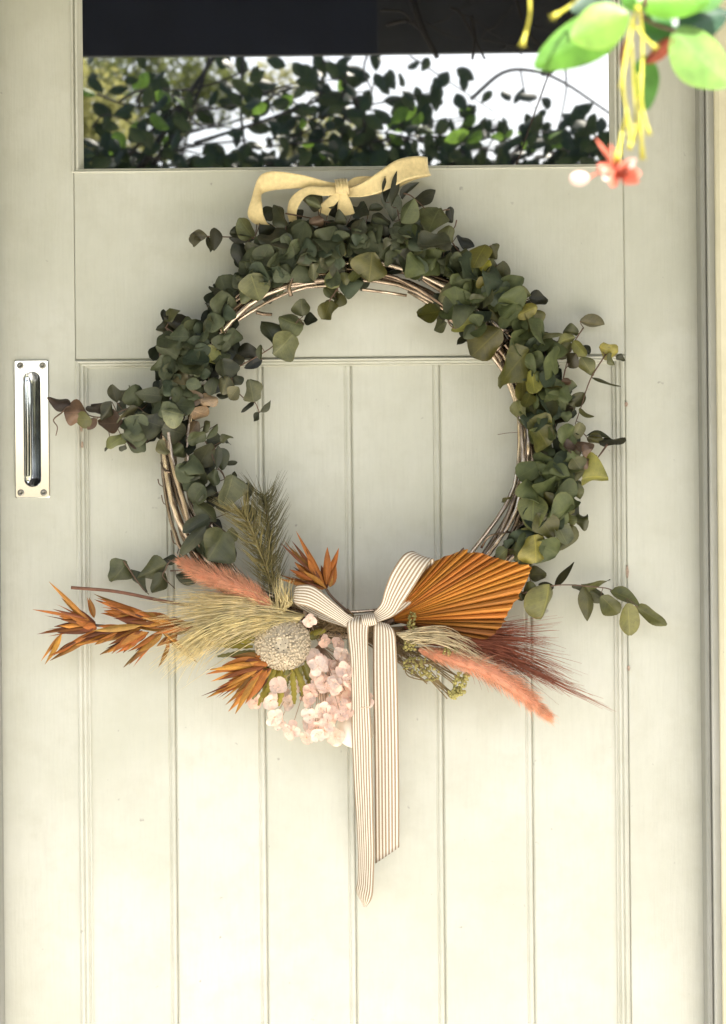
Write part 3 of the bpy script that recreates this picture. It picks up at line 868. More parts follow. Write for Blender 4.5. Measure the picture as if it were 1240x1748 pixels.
# top left of the crown
sprig((310, 300), K, [
 (95, 490, 100, 600, 75, 'n'), (215, 505, 90, 488, 75, 'n'), (285, 443, 285, 625, 92, 'n'), (220, 520, 278, 610, 45, 'd'),
 (610, 520, 480, 365, 160, 'm', -.01), (530, 510, 415, 470, 105, 'd', .01), (620, 525, 405, 510, 60, 'd'), (470, 540, 545, 745, 135, 'd'), (560, 560, 690, 840, 95, 'm'),
 (660, 500, 780, 440, 100, 'd'), (885, 425, 788, 222, 135, 'm', .012), (680, 350, 770, 270, 95, 'd'), (895, 480, 675, 600, 185, 'g', .01), (885, 605, 900, 488, 100, 'g', .016),
 (1160, 290, 1005, 135, 155, 'd', .008), (1185, 265, 1065, 200, 72, 'm', .01), (1090, 370, 1015, 525, 95, 'g'), (1205, 370, 1085, 420, 90, 'p', .01), (920, 520, 960, 380, 110, 'd', -.008),
 (1180, 500, 1160, 655, 145, 'g', .01), (1245, 455, 1155, 530, 50, 'g'), (980, 540, 1095, 590, 115, 'g'), (990, 535, 885, 712, 75, 'm', .014), (1062, 615, 1080, 765, 155, 'm', .012),
 (1110, 745, 1130, 870, 100, 'l'), (1240, 700, 1175, 775, 100, 'g', .01), (770, 655, 915, 795, 150, 'g'), (820, 825, 945, 865, 100, 'm', -.01), (740, 800, 830, 865, 90, 'd'), (690, 760, 790, 700, 95, 'd'),
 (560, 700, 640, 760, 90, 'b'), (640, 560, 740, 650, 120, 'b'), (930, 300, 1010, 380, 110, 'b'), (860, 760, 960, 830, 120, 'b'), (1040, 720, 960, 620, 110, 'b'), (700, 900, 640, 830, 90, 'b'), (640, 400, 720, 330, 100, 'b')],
 [((100, 540), (210, 515), (410, 520), (620, 530), (820, 610), (1000, 620)), ((880, 320), (1050, 350), (1240, 390)), ((640, 730), (740, 650), (880, 560))])
# top right of the crown
sprig((550, 300), K, [
 (540, 225, 545, 5, 62, 'd', .012), (585, 80, 600, -112, 62, 'd', .012), (588, 258, 690, -30, 72, 'd', .02), (680, 200, 775, 35, 62, 'd'), (605, 385, 555, 60, 130, 'g', -.012),
 (700, 300, 1008, 55, 112, 'd', .012), (668, 395, 775, 190, 150, 'm', .004), (770, 365, 890, 308, 42, 'd'), (900, 480, 985, 250, 195, 'm', .0), (1085, 262, 1128, 392, 82, 'd'), (1040, 565, 1092, 425, 135, 'm'),
 (1090, 560, 822, 635, 195, 'l', .010), (1092, 640, 1020, 852, 84, 'm', .01), (855, 515, 695, 672, 115, 'm', .012), (905, 450, 765, 525, 120, 'm'), (740, 575, 728, 488, 62, 'l'), (885, 360, 685, 450, 125, 'g', -.006),
 (735, 680, 895, 702, 65, 'n'), (1025, 700, 805, 875, 140, 'g'), (895, 720, 755, 842, 120, 'o', -.01), (580, 500, 692, 485, 155, 'g', .014), (590, 555, 662, 625, 112, 'g', .018), (548, 520, 545, 632, 72, 'g', .02),
 (520, 510, 520, 405, 92, 'g'), (500, 520, 470, 612, 82, 'g'), (512, 500, 425, 490, 82, 'g'), (430, 330, 575, 392, 130, 'd', .008), (400, 292, 518, 260, 62, 'd'), (250, 330, 375, 258, 165, 'd', .006), (345, 360, 278, 532, 112, 'g', .006),
 (240, 460, 105, 512, 92, 'g'), (108, 382, 215, 372, 120, 'g'), (122, 390, -5, 512, 62, 'g'), (60, 260, 152, 195, 92, 'd'), (110, 578, 325, 682, 92, 'l'), (210, 560, 322, 592, 82, 'b', .01), (442, 520, 368, 652, 62, 'd'),
 (50, 690, 205, 765, 135, 'l'), (0, 540, 62, 605, 102, 'g'), (425, 648, 405, 895, 235, 'o', .016), (302, 700, 228, 802, 102, 'o', -.01), (45, 830, 132, 935, 130, 'o'), (190, 818, 190, 922, 82, 'o', .008), (302, 815, 248, 912, 92, 'o'), (228, 915, 355, 935, 82, 'd'),
 (500, 820, 652, 738, 72, 'b', .01), (638, 655, 775, 742, 120, 'g'), (578, 620, 640, 692, 82, 'g'),
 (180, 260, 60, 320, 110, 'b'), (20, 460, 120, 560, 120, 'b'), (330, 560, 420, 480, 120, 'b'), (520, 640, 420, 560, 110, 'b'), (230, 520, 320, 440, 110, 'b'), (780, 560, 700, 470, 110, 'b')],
 [((-60, 370), (60, 395), (240, 445), (430, 495), (600, 540)), ((1140, 375), (1120, 440), (1060, 480)), ((1080, 285), (1030, 292), (960, 320), (900, 420)), ((690, 150), (760, 175), (890, 300), (960, 420)), ((590, 40), (600, 160), (640, 300), (660, 420)), ((120, 950), (240, 820), (300, 760))])
# upper right shoulder
sprig((700, 390), K, [
 (400, 60, 545, 155, 85, 'b', .02), (482, 175, 395, 272, 72, 'g'), (472, 275, 430, 405, 84, 'g'), (645, 138, 525, 295, 172, 'o', .004), (672, 265, 588, 345, 98, 'y'), (690, 140, 742, 265, 122, 'd'), (645, 362, 515, 352, 84, 'o'),
 (680, 445, 762, 268, 165, 'm'), (790, 275, 802, 475, 112, 'm'), (662, 415, 578, 518, 104, 'o', .01), (700, 470, 805, 542, 104, 'n'), (818, 560, 925, 445, 105, 'p', -.006), (818, 580, 1025, 558, 115, 'm'), (1008, 590, 1145, 620, 120, 'd'),
 (1078, 660, 872, 745, 112, 'o', .008), (1018, 685, 1092, 895, 165, 'm'), (928, 740, 962, 885, 122, 'm'), (912, 658, 785, 805, 92, 'm', -.008), (862, 620, 735, 702, 115, 'd'), (688, 680, 772, 795, 74, 'm'),
 (508, 610, 635, 580, 54, 'l'), (475, 425, 295, 605, 135, 'g'), (425, 560, 645, 725, 235, 'g', -.01), (645, 700, 535, 825, 145, 'g', -.006), (378, 720, 485, 775, 92, 'b', .01), (565, 790, 335, 835, 122, 'o', -.006),
 (262, 700, 65, 742, 165, 'y', -.02), (290, 678, 258, 802, 74, 'g', -.02), (312, 798, 205, 862, 84, 'm', -.02), (765, 850, 530, 1075, 265, 'o', .014), (520, 875, 438, 1015, 64, 'd'), (680, 500, 648, 695, 64, 'g', .01), (1045, 895, 865, 1005, 124, 'd'), (478, 400, 562, 485, 84, 'g'),
 (560, 470, 620, 620, 120, 'b'), (690, 560, 780, 640, 110, 'b'), (640, 600, 720, 700, 110, 'b'), (480, 480, 560, 580, 120, 'b'), (820, 480, 760, 580, 100, 'b'), (840, 900, 940, 860, 110, 'b'), (370, 330, 470, 260, 80, 'b')],
 [((360, 120), (410, 185), (500, 250), (620, 390), (700, 520), (760, 620)), ((330, 720), (330, 800), (400, 850), (560, 800)), ((1000, 600), (900, 620), (760, 600))])
# right shoulder
sprig((820, 530), K, [
 (450, 258, 662, 148, 70, 'g'), (388, 272, 555, 342, 112, 'n'), (452, 200, 285, 305, 112, 'd', .01), (415, 335, 115, 620, 235, 'o', .012), (372, 535, 340, 785, 132, 'o', -.01), (430, 505, 470, 708, 155, 'o', .008), (425, 700, 378, 835, 112, 'o'),
 (308, 765, 372, 985, 92, 'm'), (480, 715, 565, 935, 195, 'm'), (418, 925, 610, 1150, 275, 'o', .014), (440, 1170, 565, 1235, 145, 'n', -.01), (642, 425, 465, 565, 165, 'g', -.006), (558, 340, 745, 422, 145, 'd'), (812, 368, 738, 485, 104, 'n'),
 (690, 640, 555, 632, 84, 'o'), (690, 640, 822, 640, 82, 'm'), (688, 600, 775, 602, 54, 'p'), (600, 700, 662, 855, 104, 'd'), (680, 720, 742, 835, 92, 'd'), (792, 828, 595, 935, 104, 'n'), (748, 790, 798, 842, 84, 'd'),
 (560, 400, 660, 480, 130, 'b'), (470, 660, 560, 560, 130, 'b'), (540, 700, 620, 860, 130, 'b'), (600, 960, 540, 840, 120, 'b'), (420, 460, 360, 380, 100, 'b'), (620, 300, 560, 400, 100, 'b'), (640, 1010, 590, 1110, 90, 'b')],
 [((330, 350), (420, 520), (475, 700), (570, 970)), ((720, 500), (690, 640), (660, 800), (640, 920)), ((540, 300), (560, 420), (600, 560), (600, 700))])
# long drooping sprig at the right
sprig((820, 530), K, [
 (832, 190, 708, 170, 92, 'm', -.01), (802, 228, 642, 252, 84, 'm', -.01), (772, 278, 688, 345, 94, 'm', -.01), (788, 258, 905, 375, 104, 'o', -.01), (868, 300, 932, 362, 64, 'd', -.01), (858, 395, 952, 555, 112, 'm', -.01), (845, 88, 1055, 155, 104, 'n', -.01),
 (1008, 308, 1155, 375, 124, 'o', -.015), (1150, 388, 1235, 424, 54, 'd', -.01), (1098, 358, 1132, 465, 64, 'm', -.01), (948, 568, 1182, 662, 34, 'd', 0), (882, 698, 788, 802, 112, 'm', -.015), (840, 828, 942, 922, 54, 'm', -.01), (852, 948, 798, 1095, 112, 'l', -.02),
 (898, 1062, 1140, 1030, 44, 'd'), (908, 1078, 1045, 1122, 74, 'o', -.02), (1008, 1122, 1225, 1058, 74, 'n', -.01)],
 [((875, 145), (832, 210), (765, 330), (705, 560)), ((1060, 375), (930, 590), (850, 830), (805, 960)), ((1075, 1130), (1000, 1240), (960, 1290))], -.008)
# right side lower
sprig((850, 720), K, [
 (662, 200, 565, 242, 114, 'p'), (762, 268, 688, 135, 134, 'p', .006), (718, 260, 795, 230, 84, 'p', .014), (700, 300, 640, 350, 90, 'p', -.004), (618, 292, 705, 240, 84, 'g'), (770, 320, 700, 330, 90, 'p', -.002), (638, 308, 702, 405, 145, 'g', .006), (732, 420, 595, 420, 115, 'l'),
 (718, 480, 895, 430, 215, 'y', -.016), (800, 300, 848, 332, 44, 'd'), (592, 298, 475, 412, 135, 'g', -.006), (400, 328, 450, 455, 104, 'm', -.008), (402, 358, 295, 435, 134, 'm'), (348, 420, 465, 492, 64, 'l'), (602, 418, 465, 492, 64, 'g'),
 (258, 478, 395, 565, 114, 'd'), (440, 458, 430, 585, 124, 'd', .008), (228, 572, 395, 635, 94, 'm'), (312, 625, 265, 895, 195, 'm'), (398, 598, 532, 845, 115, 'o', .006), (552, 568, 488, 595, 64, 'o'), (558, 568, 602, 705, 134, 'd'), (608, 478, 685, 665, 104, 'm', -.004), (650, 500, 690, 600, 80, 'd'),
 (632, 680, 555, 785, 124, 'm', -.01), (640, 688, 672, 805, 104, 'd'), (648, 830, 775, 830, 134, 'm', .0), (672, 828, 535, 822, 94, 'm'), (328, 778, 485, 995, 175, 'o', .018), (505, 875, 592, 1035, 155, 'l', -.012), (642, 878, 515, 1085, 144, 'm', -.016),
 (322, 928, 175, 982, 134, 'm', -.004), (308, 958, 352, 1185, 205, 'o', .008), (172, 985, 128, 1205, 154, 'm'), (82, 1078, -5, 1155, 104, 'm'), (242, 1128, 198, 1225, 94, 'm', -.01), (328, 248, 432, 305, 114, 'n', -.01), (142, 628, 58, 722, 54, 'm', -.02),
 (420, 520, 340, 440, 110, 'b'), (560, 800, 480, 700, 120, 'b'), (300, 900, 400, 940, 110, 'b'), (580, 470, 500, 540, 110, 'b'), (240, 1000, 200, 1100, 100, 'b'), (520, 380, 450, 480, 100, 'b')],
 [((400, 320), (405, 560), (372, 760), (330, 900), (252, 1095)), ((740, 300), (660, 420), (560, 640), (560, 820)), ((930, 195), (850, 300), (740, 420))])
# lower right trailing sprig
sprig((880, 930), 4.593, [
 (108, 240, 248, 218, 114, 'd', -.004), (262, 308, 258, 585, 225, 'm', -.008), (302, 330, 185, 320, 64, 'd'), (308, 322, 468, 138, 54, 'd', 0), (518, 310, 748, 332, 64, 'm', -.014), (552, 330, 442, 335, 54, 'd'), (540, 328, 622, 552, 104, 'd', .0), (568, 340, 705, 442, 104, 'd', -.008), (672, 402, 812, 545, 145, 'm', -.016),
 (748, 370, 1002, 432, 104, 'm', -.006), (882, 458, 900, 715, 155, 'm', .0), (938, 478, 1182, 637, 114, 'm', -.016), (98, 288, 132, 445, 104, 'm', -.012), (30, 360, 50, 440, 84, 'm', -.012)],
 [((60, 380), (170, 350), (300, 320), (450, 315), (640, 332), (750, 352), (900, 440), (960, 490))], -.010)
# upper left gap with bare twigs
sprig((340, 450), K, [
 (438, 85, 500, 295, 225, 'm', .012), (470, 60, 560, 190, 150, 'm', .008), (380, 180, 470, 250, 130, 'm', .008), (200, 380, 300, 330, 110, 'd', .004), (60, 470, 130, 560, 120, 'm', .006), (352, 232, 80, 185, 92, 'd', .008), (292, 278, 125, 292, 155, 'm', -.01), (262, 340, 148, 362, 94, 'm'), (232, 492, 48, 342, 82, 'd', .012), (312, 298, 240, 445, 94, 'd', -.01), (130, 455, 152, 705, 155, 'm', -.004), (418, 30, 535, 95, 104, 'm')],
 [((460, 40), (350, 220), (280, 360), (220, 470))])
# inner hanging sprigs
sprig((340, 450), K, [
 (882, 445, 850, 287, 134, 'm', -.02), (888, 520, 685, 495, 185, 'm', -.006), (888, 480, 1005, 482, 104, 'd', -.01), (662, 702, 568, 485, 134, 'm', -.01), (795, 598, 640, 775, 195, 'm', -.012), (648, 530, 722, 595, 84, 'd', -.01), (502, 760, 335, 762, 124, 'd', -.01), (522, 688, 500, 805, 54, 'm', -.004), (535, 812, 382, 872, 74, 'b', .004),
 (1185, 302, 1065, 228, 104, 'm', -.02), (1215, 258, 1148, 355, 104, 'o', -.02), (1112, 308, 1058, 475, 145, 'o', -.018)],
 [((300, 900), (360, 860), (600, 720), (745, 585), (850, 470)), ((1100, 320), (1180, 200), (1215, 130))], -.004)
# left shoulder
sprig((240, 510), K, [
 (242, 195, 252, 72, 124, 'o', -.01), (200, 195, 190, 98, 54, 'd', -.012), (560, 245, 235, 232, 165, 'n', -.006), (345, 330, 140, 240, 134, 'd', -.004), (272, 418, 158, 452, 44, 'p', -.01), (535, 370, 345, 405, 114, 'm', .006), (548, 398, 622, 560, 155, 'o', .004), (682, 400, 515, 390, 84, 'm'), (448, 415, 482, 648, 135, 'g'), (378, 428, 370, 608, 104, 'm', .004), (432, 520, 388, 615, 74, 'l'), (332, 428, 268, 545, 104, 'm'),
 (272, 488, 105, 628, 114, 'm', -.008), (425, 615, 160, 715, 190, 'd', .004), (392, 608, 298, 705, 114, 'n', .012), (390, 610, 412, 695, 64, 'g', .012), (688, 508, 742, 690, 155, 'm', .004), (742, 658, 688, 798, 124, 'l', -.004), (832, 748, 755, 848, 104, 'l', -.006), (622, 668, 588, 798, 114, 'm', .004), (592, 640, 445, 682, 84, 'd'), (788, 668, 852, 735, 94, 'd'),
 (522, 862, 395, 798, 114, 'q', -.004), (508, 862, 655, 850, 114, 'q', -.004), (510, 848, 530, 920, 94, 'q'), (742, 800, 648, 852, 64, 'g', -.01), (852, 562, 808, 448, 74, 'n'), (955, 872, 940, 685, 165, 'l', -.024), (962, 858, 840, 912, 38, 'd', -.01), (1008, 962, 1112, 878, 38, 'd', -.01), (1002, 962, 953, 1042, 44, 'd', -.008), (238, 800, 392, 862, 134, 'm', -.006),
 (560, 620, 660, 560, 120, 'b'), (380, 760, 480, 700, 130, 'b'), (760, 560, 800, 680, 120, 'b'), (600, 700, 700, 780, 110, 'b'), (740, 420, 800, 540, 120, 'b'), (280, 420, 360, 360, 100, 'b'), (520, 560, 480, 480, 100, 'b'), (300, 620, 220, 560, 110, 'b'), (690, 300, 760, 420, 110, 'b')],
 [((210, 240), (340, 330), (470, 480), (560, 620), (600, 780)), ((680, 480), (760, 640), (800, 760), (900, 860), (965, 872), (1010, 965)), ((240, 200), (225, 260), (330, 330))])
# long sprig pointing left
sprig((70, 640), K, [
 (252, 262, 55, 203, 94, 'p', -.02), (392, 322, 212, 300, 175, 'p', -.008), (425, 372, 265, 392, 114, 'o', -.002), (472, 370, 395, 462, 64, 'p', -.014), (532, 342, 415, 208, 124, 'p', -.01), (602, 228, 545, 372, 84, 'n', .006), (642, 232, 600, 108, 94, 'n', -.008), (762, 232, 635, 120, 104, 'd', -.008), (782, 262, 780, 98, 64, 'm', -.006), (822, 278, 615, 365, 64, 'n', .006), (722, 292, 615, 250, 104, 'd', -.004),
 (692, 398, 495, 445, 155, 'p', -.01), (722, 508, 555, 602, 114, 'o', -.014), (720, 600, 670, 648, 50, 'd', -.01), (592, 590, 538, 637, 24, 'd', -.008), (882, 580, 715, 575, 48, 'p', -.008), (832, 338, 778, 525, 134, 'm', -.01), (1062, 180, 805, 170, 114, 'g', -.004),
 (1032, 442, 820, 370, 195, 'g', .006), (1030, 440, 1238, 520, 195, 'g', .008), (1215, 332, 1045, 318, 164, 'l', .010), (1060, 230, 1235, 178, 134, 'd'), (1008, 548, 1052, 685, 94, 'l', .0), (1205, 598, 1085, 695, 155, 'm', -.006),
 (900, 250, 980, 260, 70, 'b'), (850, 540, 970, 540, 80, 'b'), (1120, 260, 1020, 260, 100, 'b')],
 [((180, 318), (250, 265), (400, 340), (550, 355), (780, 270), (870, 310), (1030, 440)), ((180, 318), (108, 380), (140, 440), (128, 515))])
# left side going down
sprig((240, 680), K, [
 (438, 98, 585, 175, 114, 'q', -.002), (492, 198, 405, 285, 84, 'q', -.004), (590, 198, 498, 265, 74, 'm'), (652, 218, 535, 305, 44, 'm', -.004), (552, 298, 395, 355, 104, 'm', -.004), (558, 372, 725, 338, 114, 'd', .002), (678, 372, 768, 308, 44, 'm', -.004), (708, 358, 778, 374, 28, 'd', -.004), (602, 378, 485, 585, 144, 'g', -.004), (558, 418, 622, 608, 104, 'd', .006), (655, 398, 628, 605, 54, 'g', .008), (648, 428, 712, 588, 124, 'm', -.006), (728, 562, 818, 548, 44, 'd', -.004),
 (338, 568, 545, 665, 124, 'd', .006), (632, 598, 618, 745, 94, 'm', .004), (622, 718, 485, 815, 124, 'd', .006), (358, 718, 485, 845, 134, 'm', -.008), (642, 798, 478, 855, 44, 'g', .004), (782, 650, 722, 915, 200, 'l', -.006), (788, 700, 785, 612, 40, 'm', -.004), (618, 848, 762, 955, 94, 'm', -.008), (848, 758, 935, 845, 124, 'g', -.014), (458, 878, 645, 995, 124, 'm', -.004),
 (640, 480, 560, 420, 110, 'b'), (500, 640, 600, 560, 110, 'b'), (560, 860, 680, 820, 120, 'b'), (400, 640, 480, 560, 100, 'b'), (640, 920, 720, 860, 110, 'b')],
 [((420, 200), (560, 380), (640, 560), (720, 680), (740, 800)), ((285, 630), (400, 690), (480, 800)), ((720, 700), (690, 620), (640, 600))])
# lower left
sprig((270, 800), K, [
 (432, 408, 215, 545, 144, 'm', .004), (402, 488, 185, 705, 114, 'm', .008), (560, 530, 440, 775, 255, 'm', .010), (578, 538, 672, 602, 104, 'm', .004), (642, 658, 518, 835, 134, 'd'), (328, 638, 405, 795, 104, 'd', -.006), (738, 318, 805, 435, 114, 'g', -.016), (420, 470, 520, 540, 120, 'b'), (380, 760, 480, 720, 110, 'b')],
 [((480, 420), (430, 500), (390, 620), (420, 760))])
sprig((170, 920), K, [
 (232, 192, 120, 372, 175, 'm', -.014), (268, 258, 352, 465, 84, 'd', -.01), (575, 215, 330, 298, 134, 'm', -.012), (662, 172, 540, 182, 74, 'd', -.01), (562, 298, 455, 455, 124, 'm', -.014), (648, 160, 692, 255, 74, 'd', -.01), (648, 308, 855, 362, 114, 'd', -.012)],
 [((205, 185), (350, 400), (420, 470)), ((690, 200), (600, 190), (560, 260), (540, 320), (640, 420)), ((600, 270), (700, 268))], -.008)


# crowded leaves filling the clusters: too many and too small to tell apart
def fill(n, box, tone, dd, color, name, Lr, xr=(0, 2000)):
    inner = MB(); nin = 0; tries = 0
    while nin < n and tries < 60000:
        tries += 1
        sx_, sy_ = lr.choice(SEEDS)
        x, y = sx_ + lr.gauss(0, 13), sy_ + lr.gauss(0, 13)
        rr = math.hypot(x - 600, y - 765)
        if not box[0] < rr < box[1] or y > 985 or not xr[0] < x < xr[1]: continue
        if sum(1 for q in SEEDS if abs(q[0] - x) < 34 and abs(q[1] - y) < 34) < 5: continue
        a = lr.uniform(0, 6.28); L = lr.uniform(*Lr)
        place_leaf(inner, (x - math.cos(a) * L / 2, y - math.sin(a) * L / 2), (x + math.cos(a) * L / 2, y + math.sin(a) * L / 2), L * lr.uniform(.7, 1), tone, dd + lr.uniform(-.006, .010), rollmax=55)
        nin += 1
    inner.build(name, leaf_mat('leaf_' + name, False, color), wreath, origin=P(600, 765, .02), kind='stuff')
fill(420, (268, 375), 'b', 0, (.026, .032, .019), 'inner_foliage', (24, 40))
fill(140, (276, 378), 'm', .0, (.060, .068, .034), 'green_foliage', (15, 48), (0, 800))
fill(120, (276, 378), 'm', .002, (.072, .086, .032), 'olive_foliage', (15, 48), (690, 2000))
fill(36, (276, 378), 'm', .004, (.080, .092, .050), 'mixed_foliage', (24, 40), (0, 700))
fill(70, (280, 378), 'm', .002, (.048, .062, .036), 'dark_foliage', (16, 46))
# ------------------------------------------------------------------ ribbons
def ribbon_mesh(b, sections, n=8, nu=8, thick=0.0005, sag=0.0, vflip=False, ripple=0.0, seed=0):
    """sections: ((px,py,d),(px,py,d)) left/right edges down the band"""
    L = catmull([P(*s[0]) for s in sections], n); Rr = catmull([P(*s[1]) for s in sections], n)
    m = len(L); run = 0; rg = random.Random(seed); ph = rg.uniform(0, 6)
    grids = []
    for side in (0, 1):
        rows = []
        run = 0
        for j in range(m):
            if j: run += ((L[j] + Rr[j]) / 2 - (L[j - 1] + Rr[j - 1]) / 2).length
            t = (L[min(j + 1, m - 1)] + Rr[min(j + 1, m - 1)]) - (L[max(j - 1, 0)] + Rr[max(j - 1, 0)])
            wv = Rr[j] - L[j]
            nr = t.cross(wv); nr = nr.normalized() if nr.length > 1e-12 else Vector((0, -1, 0))
            row = []
            for i in range(nu + 1):
                u = i / nu
                p = L[j].lerp(Rr[j], u) + nr * (sag * 4 * u * (1 - u) + ripple * math.sin(run * 90 + ph + 2.2 * u)) + nr * (thick * (0.5 if side else -0.5))
                row.append(b.vert(p, (u, run)))
            rows.append(row)
        grids.append(rows)
    a, c = grids
    for j in range(m - 1):
        for i in range(nu):
            b.face([a[j][i], a[j][i + 1], a[j + 1][i + 1], a[j + 1][i]])
            b.face([c[j][i], c[j + 1][i], c[j + 1][i + 1], c[j][i + 1]])
        b.face([a[j][0], a[j + 1][0], c[j + 1][0], c[j][0]])
        b.face([a[j][nu], c[j][nu], c[j + 1][nu], a[j + 1][nu]])
    for j in (0, m - 1):
        for i in range(nu):
            b.face([a[j][i], c[j][i], c[j][i + 1], a[j][i + 1]])

# cream velvet bow
vb = thing('velvet_bow', 'cream velvet ribbon bow tied at the top of the wreath', 'bow', P(584, 318, .04))
def rib(name, secs, mat, parent, **kw):
    b = MB(); ribbon_mesh(b, secs, **kw)
    return b.build(name, mat, parent, origin=P(*secs[0][0]))
rib('loop', [((578, 310, .052), (580, 324, .052)), ((558, 307, .056), (556, 321, .052)), ((520, 297, .060), (512, 319, .048)), ((478, 290, .058), (470, 322, .042)), ((455, 291, .052), (448, 328, .040)), ((440, 302, .046), (446, 338, .042)), ((428, 338, .048), (447, 346, .052)), ((422, 362, .044), (450, 366, .050)), ((432, 378, .036), (460, 382, .040)), ((460, 386, .030), (480, 380, .030))], M_velvet, vb, sag=0.0012, ripple=.0004, seed=1)
rib('loop', [((577, 316, .060), (578, 328, .060)), ((552, 316, .062), (556, 332, .062)), ((522, 317, .060), (528, 330, .060)), ((498, 333, .052), (513, 344, .056)), ((490, 356, .046), (506, 362, .050)), ((494, 378, .036), (508, 382, .038))], M_velvet, vb, sag=0.001, seed=2)
rib('loop', [((590, 320, .056), (592, 334, .058)), ((616, 311, .064), (622, 333, .064)), ((645, 292, .068), (655, 324, .068)), ((676, 271, .066), (692, 306, .068)), ((706, 264, .058), (714, 300, .060)), ((726, 265, .046), (733, 297, .046)), ((729, 268, .034), (735, 298, .032)), ((706, 276, .026), (704, 306, .026)), ((660, 300, .026), (656, 328, .026)), ((600, 316, .036), (600, 330, .036))], M_velvet, vb, sag=0.0014, ripple=.0004, seed=3)
rib('loop', [((588, 312, .050), (592, 322, .050)), ((606, 300, .052), (612, 312, .050)), ((628, 298, .048), (634, 306, .044)), ((650, 300, .040), (652, 308, .038))], M_velvet, vb, sag=0.001, seed=4)
rib('tail', [((576, 322, .060), (584, 326, .060)), ((564, 332, .060), (578, 340, .060)), ((550, 344, .056), (566, 354, .056)), ((540, 356, .050), (560, 366, .050))], M_velvet, vb, sag=0.001, seed=5)
rib('tail', [((580, 326, .062), (592, 326, .062)), ((578, 338, .060), (597, 336, .060)), ((576, 352, .056), (602, 348, .056)), ((576, 366, .050), (606, 362, .050))], M_velvet, vb, sag=0.002, seed=6)
b = MB()
ks = []
for i in range(13):
    a = math.pi * i / 12
    off = -math.cos(a)
    ks.append(((571 + 2 * math.sin(a) + off * 1, 317 + off * 13, .054 + .014 * math.sin(a)), (595 + off * 2, 316 + off * 14, .054 + .014 * math.sin(a))))
L = catmull([P(*k_[0]) for k_ in ks], 2); Rr = catmull([P(*k_[1]) for k_ in ks], 2)
rows = [[b.vert(L[j].lerp(Rr[j], u / 14) + Vector((0, -.0016 * math.sin(u * 2.1 + .5 * math.sin(j * .3)) - .004 * math.sin(math.pi * u / 14), 0)), (u / 14, j * .01)) for u in range(15)] for j in range(len(L))]
for j in range(len(rows) - 1):
    for u in range(14): b.face([rows[j][u], rows[j][u + 1], rows[j + 1][u + 1], rows[j + 1][u]])
b.build('knot', M_velvet, vb, origin=P(584, 318, .06))

vb.location.y += .010
# striped bow
sb_ = thing('striped_bow', 'brown and white ticking striped ribbon bow with two long hanging tails', 'bow', P(630, 1056, .07))
rib('tail', [((600, 1054, .080), (628, 1052, .082)), ((593, 1063, .086), (631, 1061, .088)), ((594, 1085, .086), (629, 1080, .088)), ((598, 1120, .083), (629, 1118, .085)), ((600, 1180, .074), (631, 1180, .078)), ((601, 1262, .058), (635, 1262, .064)), ((606, 1360, .040), (637, 1360, .050)), ((611, 1440, .026), (639, 1445, .040)), ((611, 1500, .016), (638, 1512, .034)), ((609, 1521, .011), (634, 1535, .030)), ((621, 1546, .011), (625, 1548, .014))], M_stripe, sb_, n=10, nu=12, sag=.0016, ripple=.0003, seed=7)
rib('tail', [((640, 1060, .076), (665, 1066, .078)), ((638, 1070, .080), (674, 1080, .082)), ((637, 1100, .078), (677, 1104, .080)), ((637, 1160, .070), (679, 1160, .072)), ((639, 1262, .052), (681, 1262, .054)), ((640, 1360, .034), (682, 1355, .036)), ((641, 1474, .017), (682, 1446, .018))], M_stripe, sb_, n=10, nu=12, sag=.0008, ripple=.0002, seed=8)
rib('loop', [((618, 1058, .080), (605, 1076, .078)), ((597, 1050, .086), (591, 1070, .084)), ((568, 1026, .090), (563, 1054, .086)), ((537, 1001, .088), (529, 1037, .084)), ((514, 998, .080), (508, 1032, .078)), ((504, 1003, .068), (503, 1030, .066)), ((514, 1012, .056), (512, 1038, .054)), ((550, 1034, .056), (545, 1056, .056)), ((596, 1056, .066), (592, 1072, .066))], M_stripe, sb_, n=10, nu=12, sag=.0012, seed=9)
rib('loop', [((634, 1049, .082), (642, 1064, .080)), ((650, 1031, .090), (672, 1051, .084)), ((658, 1004, .098), (688, 1030, .088)), ((669, 976, .102), (708, 1000, .094)), ((688, 948, .100), (727, 970, .096)), ((704, 941, .090), (739, 954, .088)), ((710, 946, .076), (741, 962, .074)), ((702, 966, .066), (733, 985, .064)), ((682, 1000, .064), (712, 1020, .062)), ((654, 1036, .068), (676, 1050, .066)), ((636, 1052, .072), (644, 1062, .070))], M_stripe, sb_, n=10, nu=12, sag=.0012, seed=10)
ks = []
for i in range(9):
    a = math.pi * i / 8; off = -math.cos(a)
    ks.append(((617 + 2 * off, 1060 + off * 9, .080 + .014 * math.sin(a)), (642 + 3 * off, 1056 + off * 9, .080 + .014 * math.sin(a))))
rib('knot', [(c_[1], c_[0]) for c_ in ks][::-1], M_stripe, sb_, n=3, nu=10, sag=.001, seed=11)

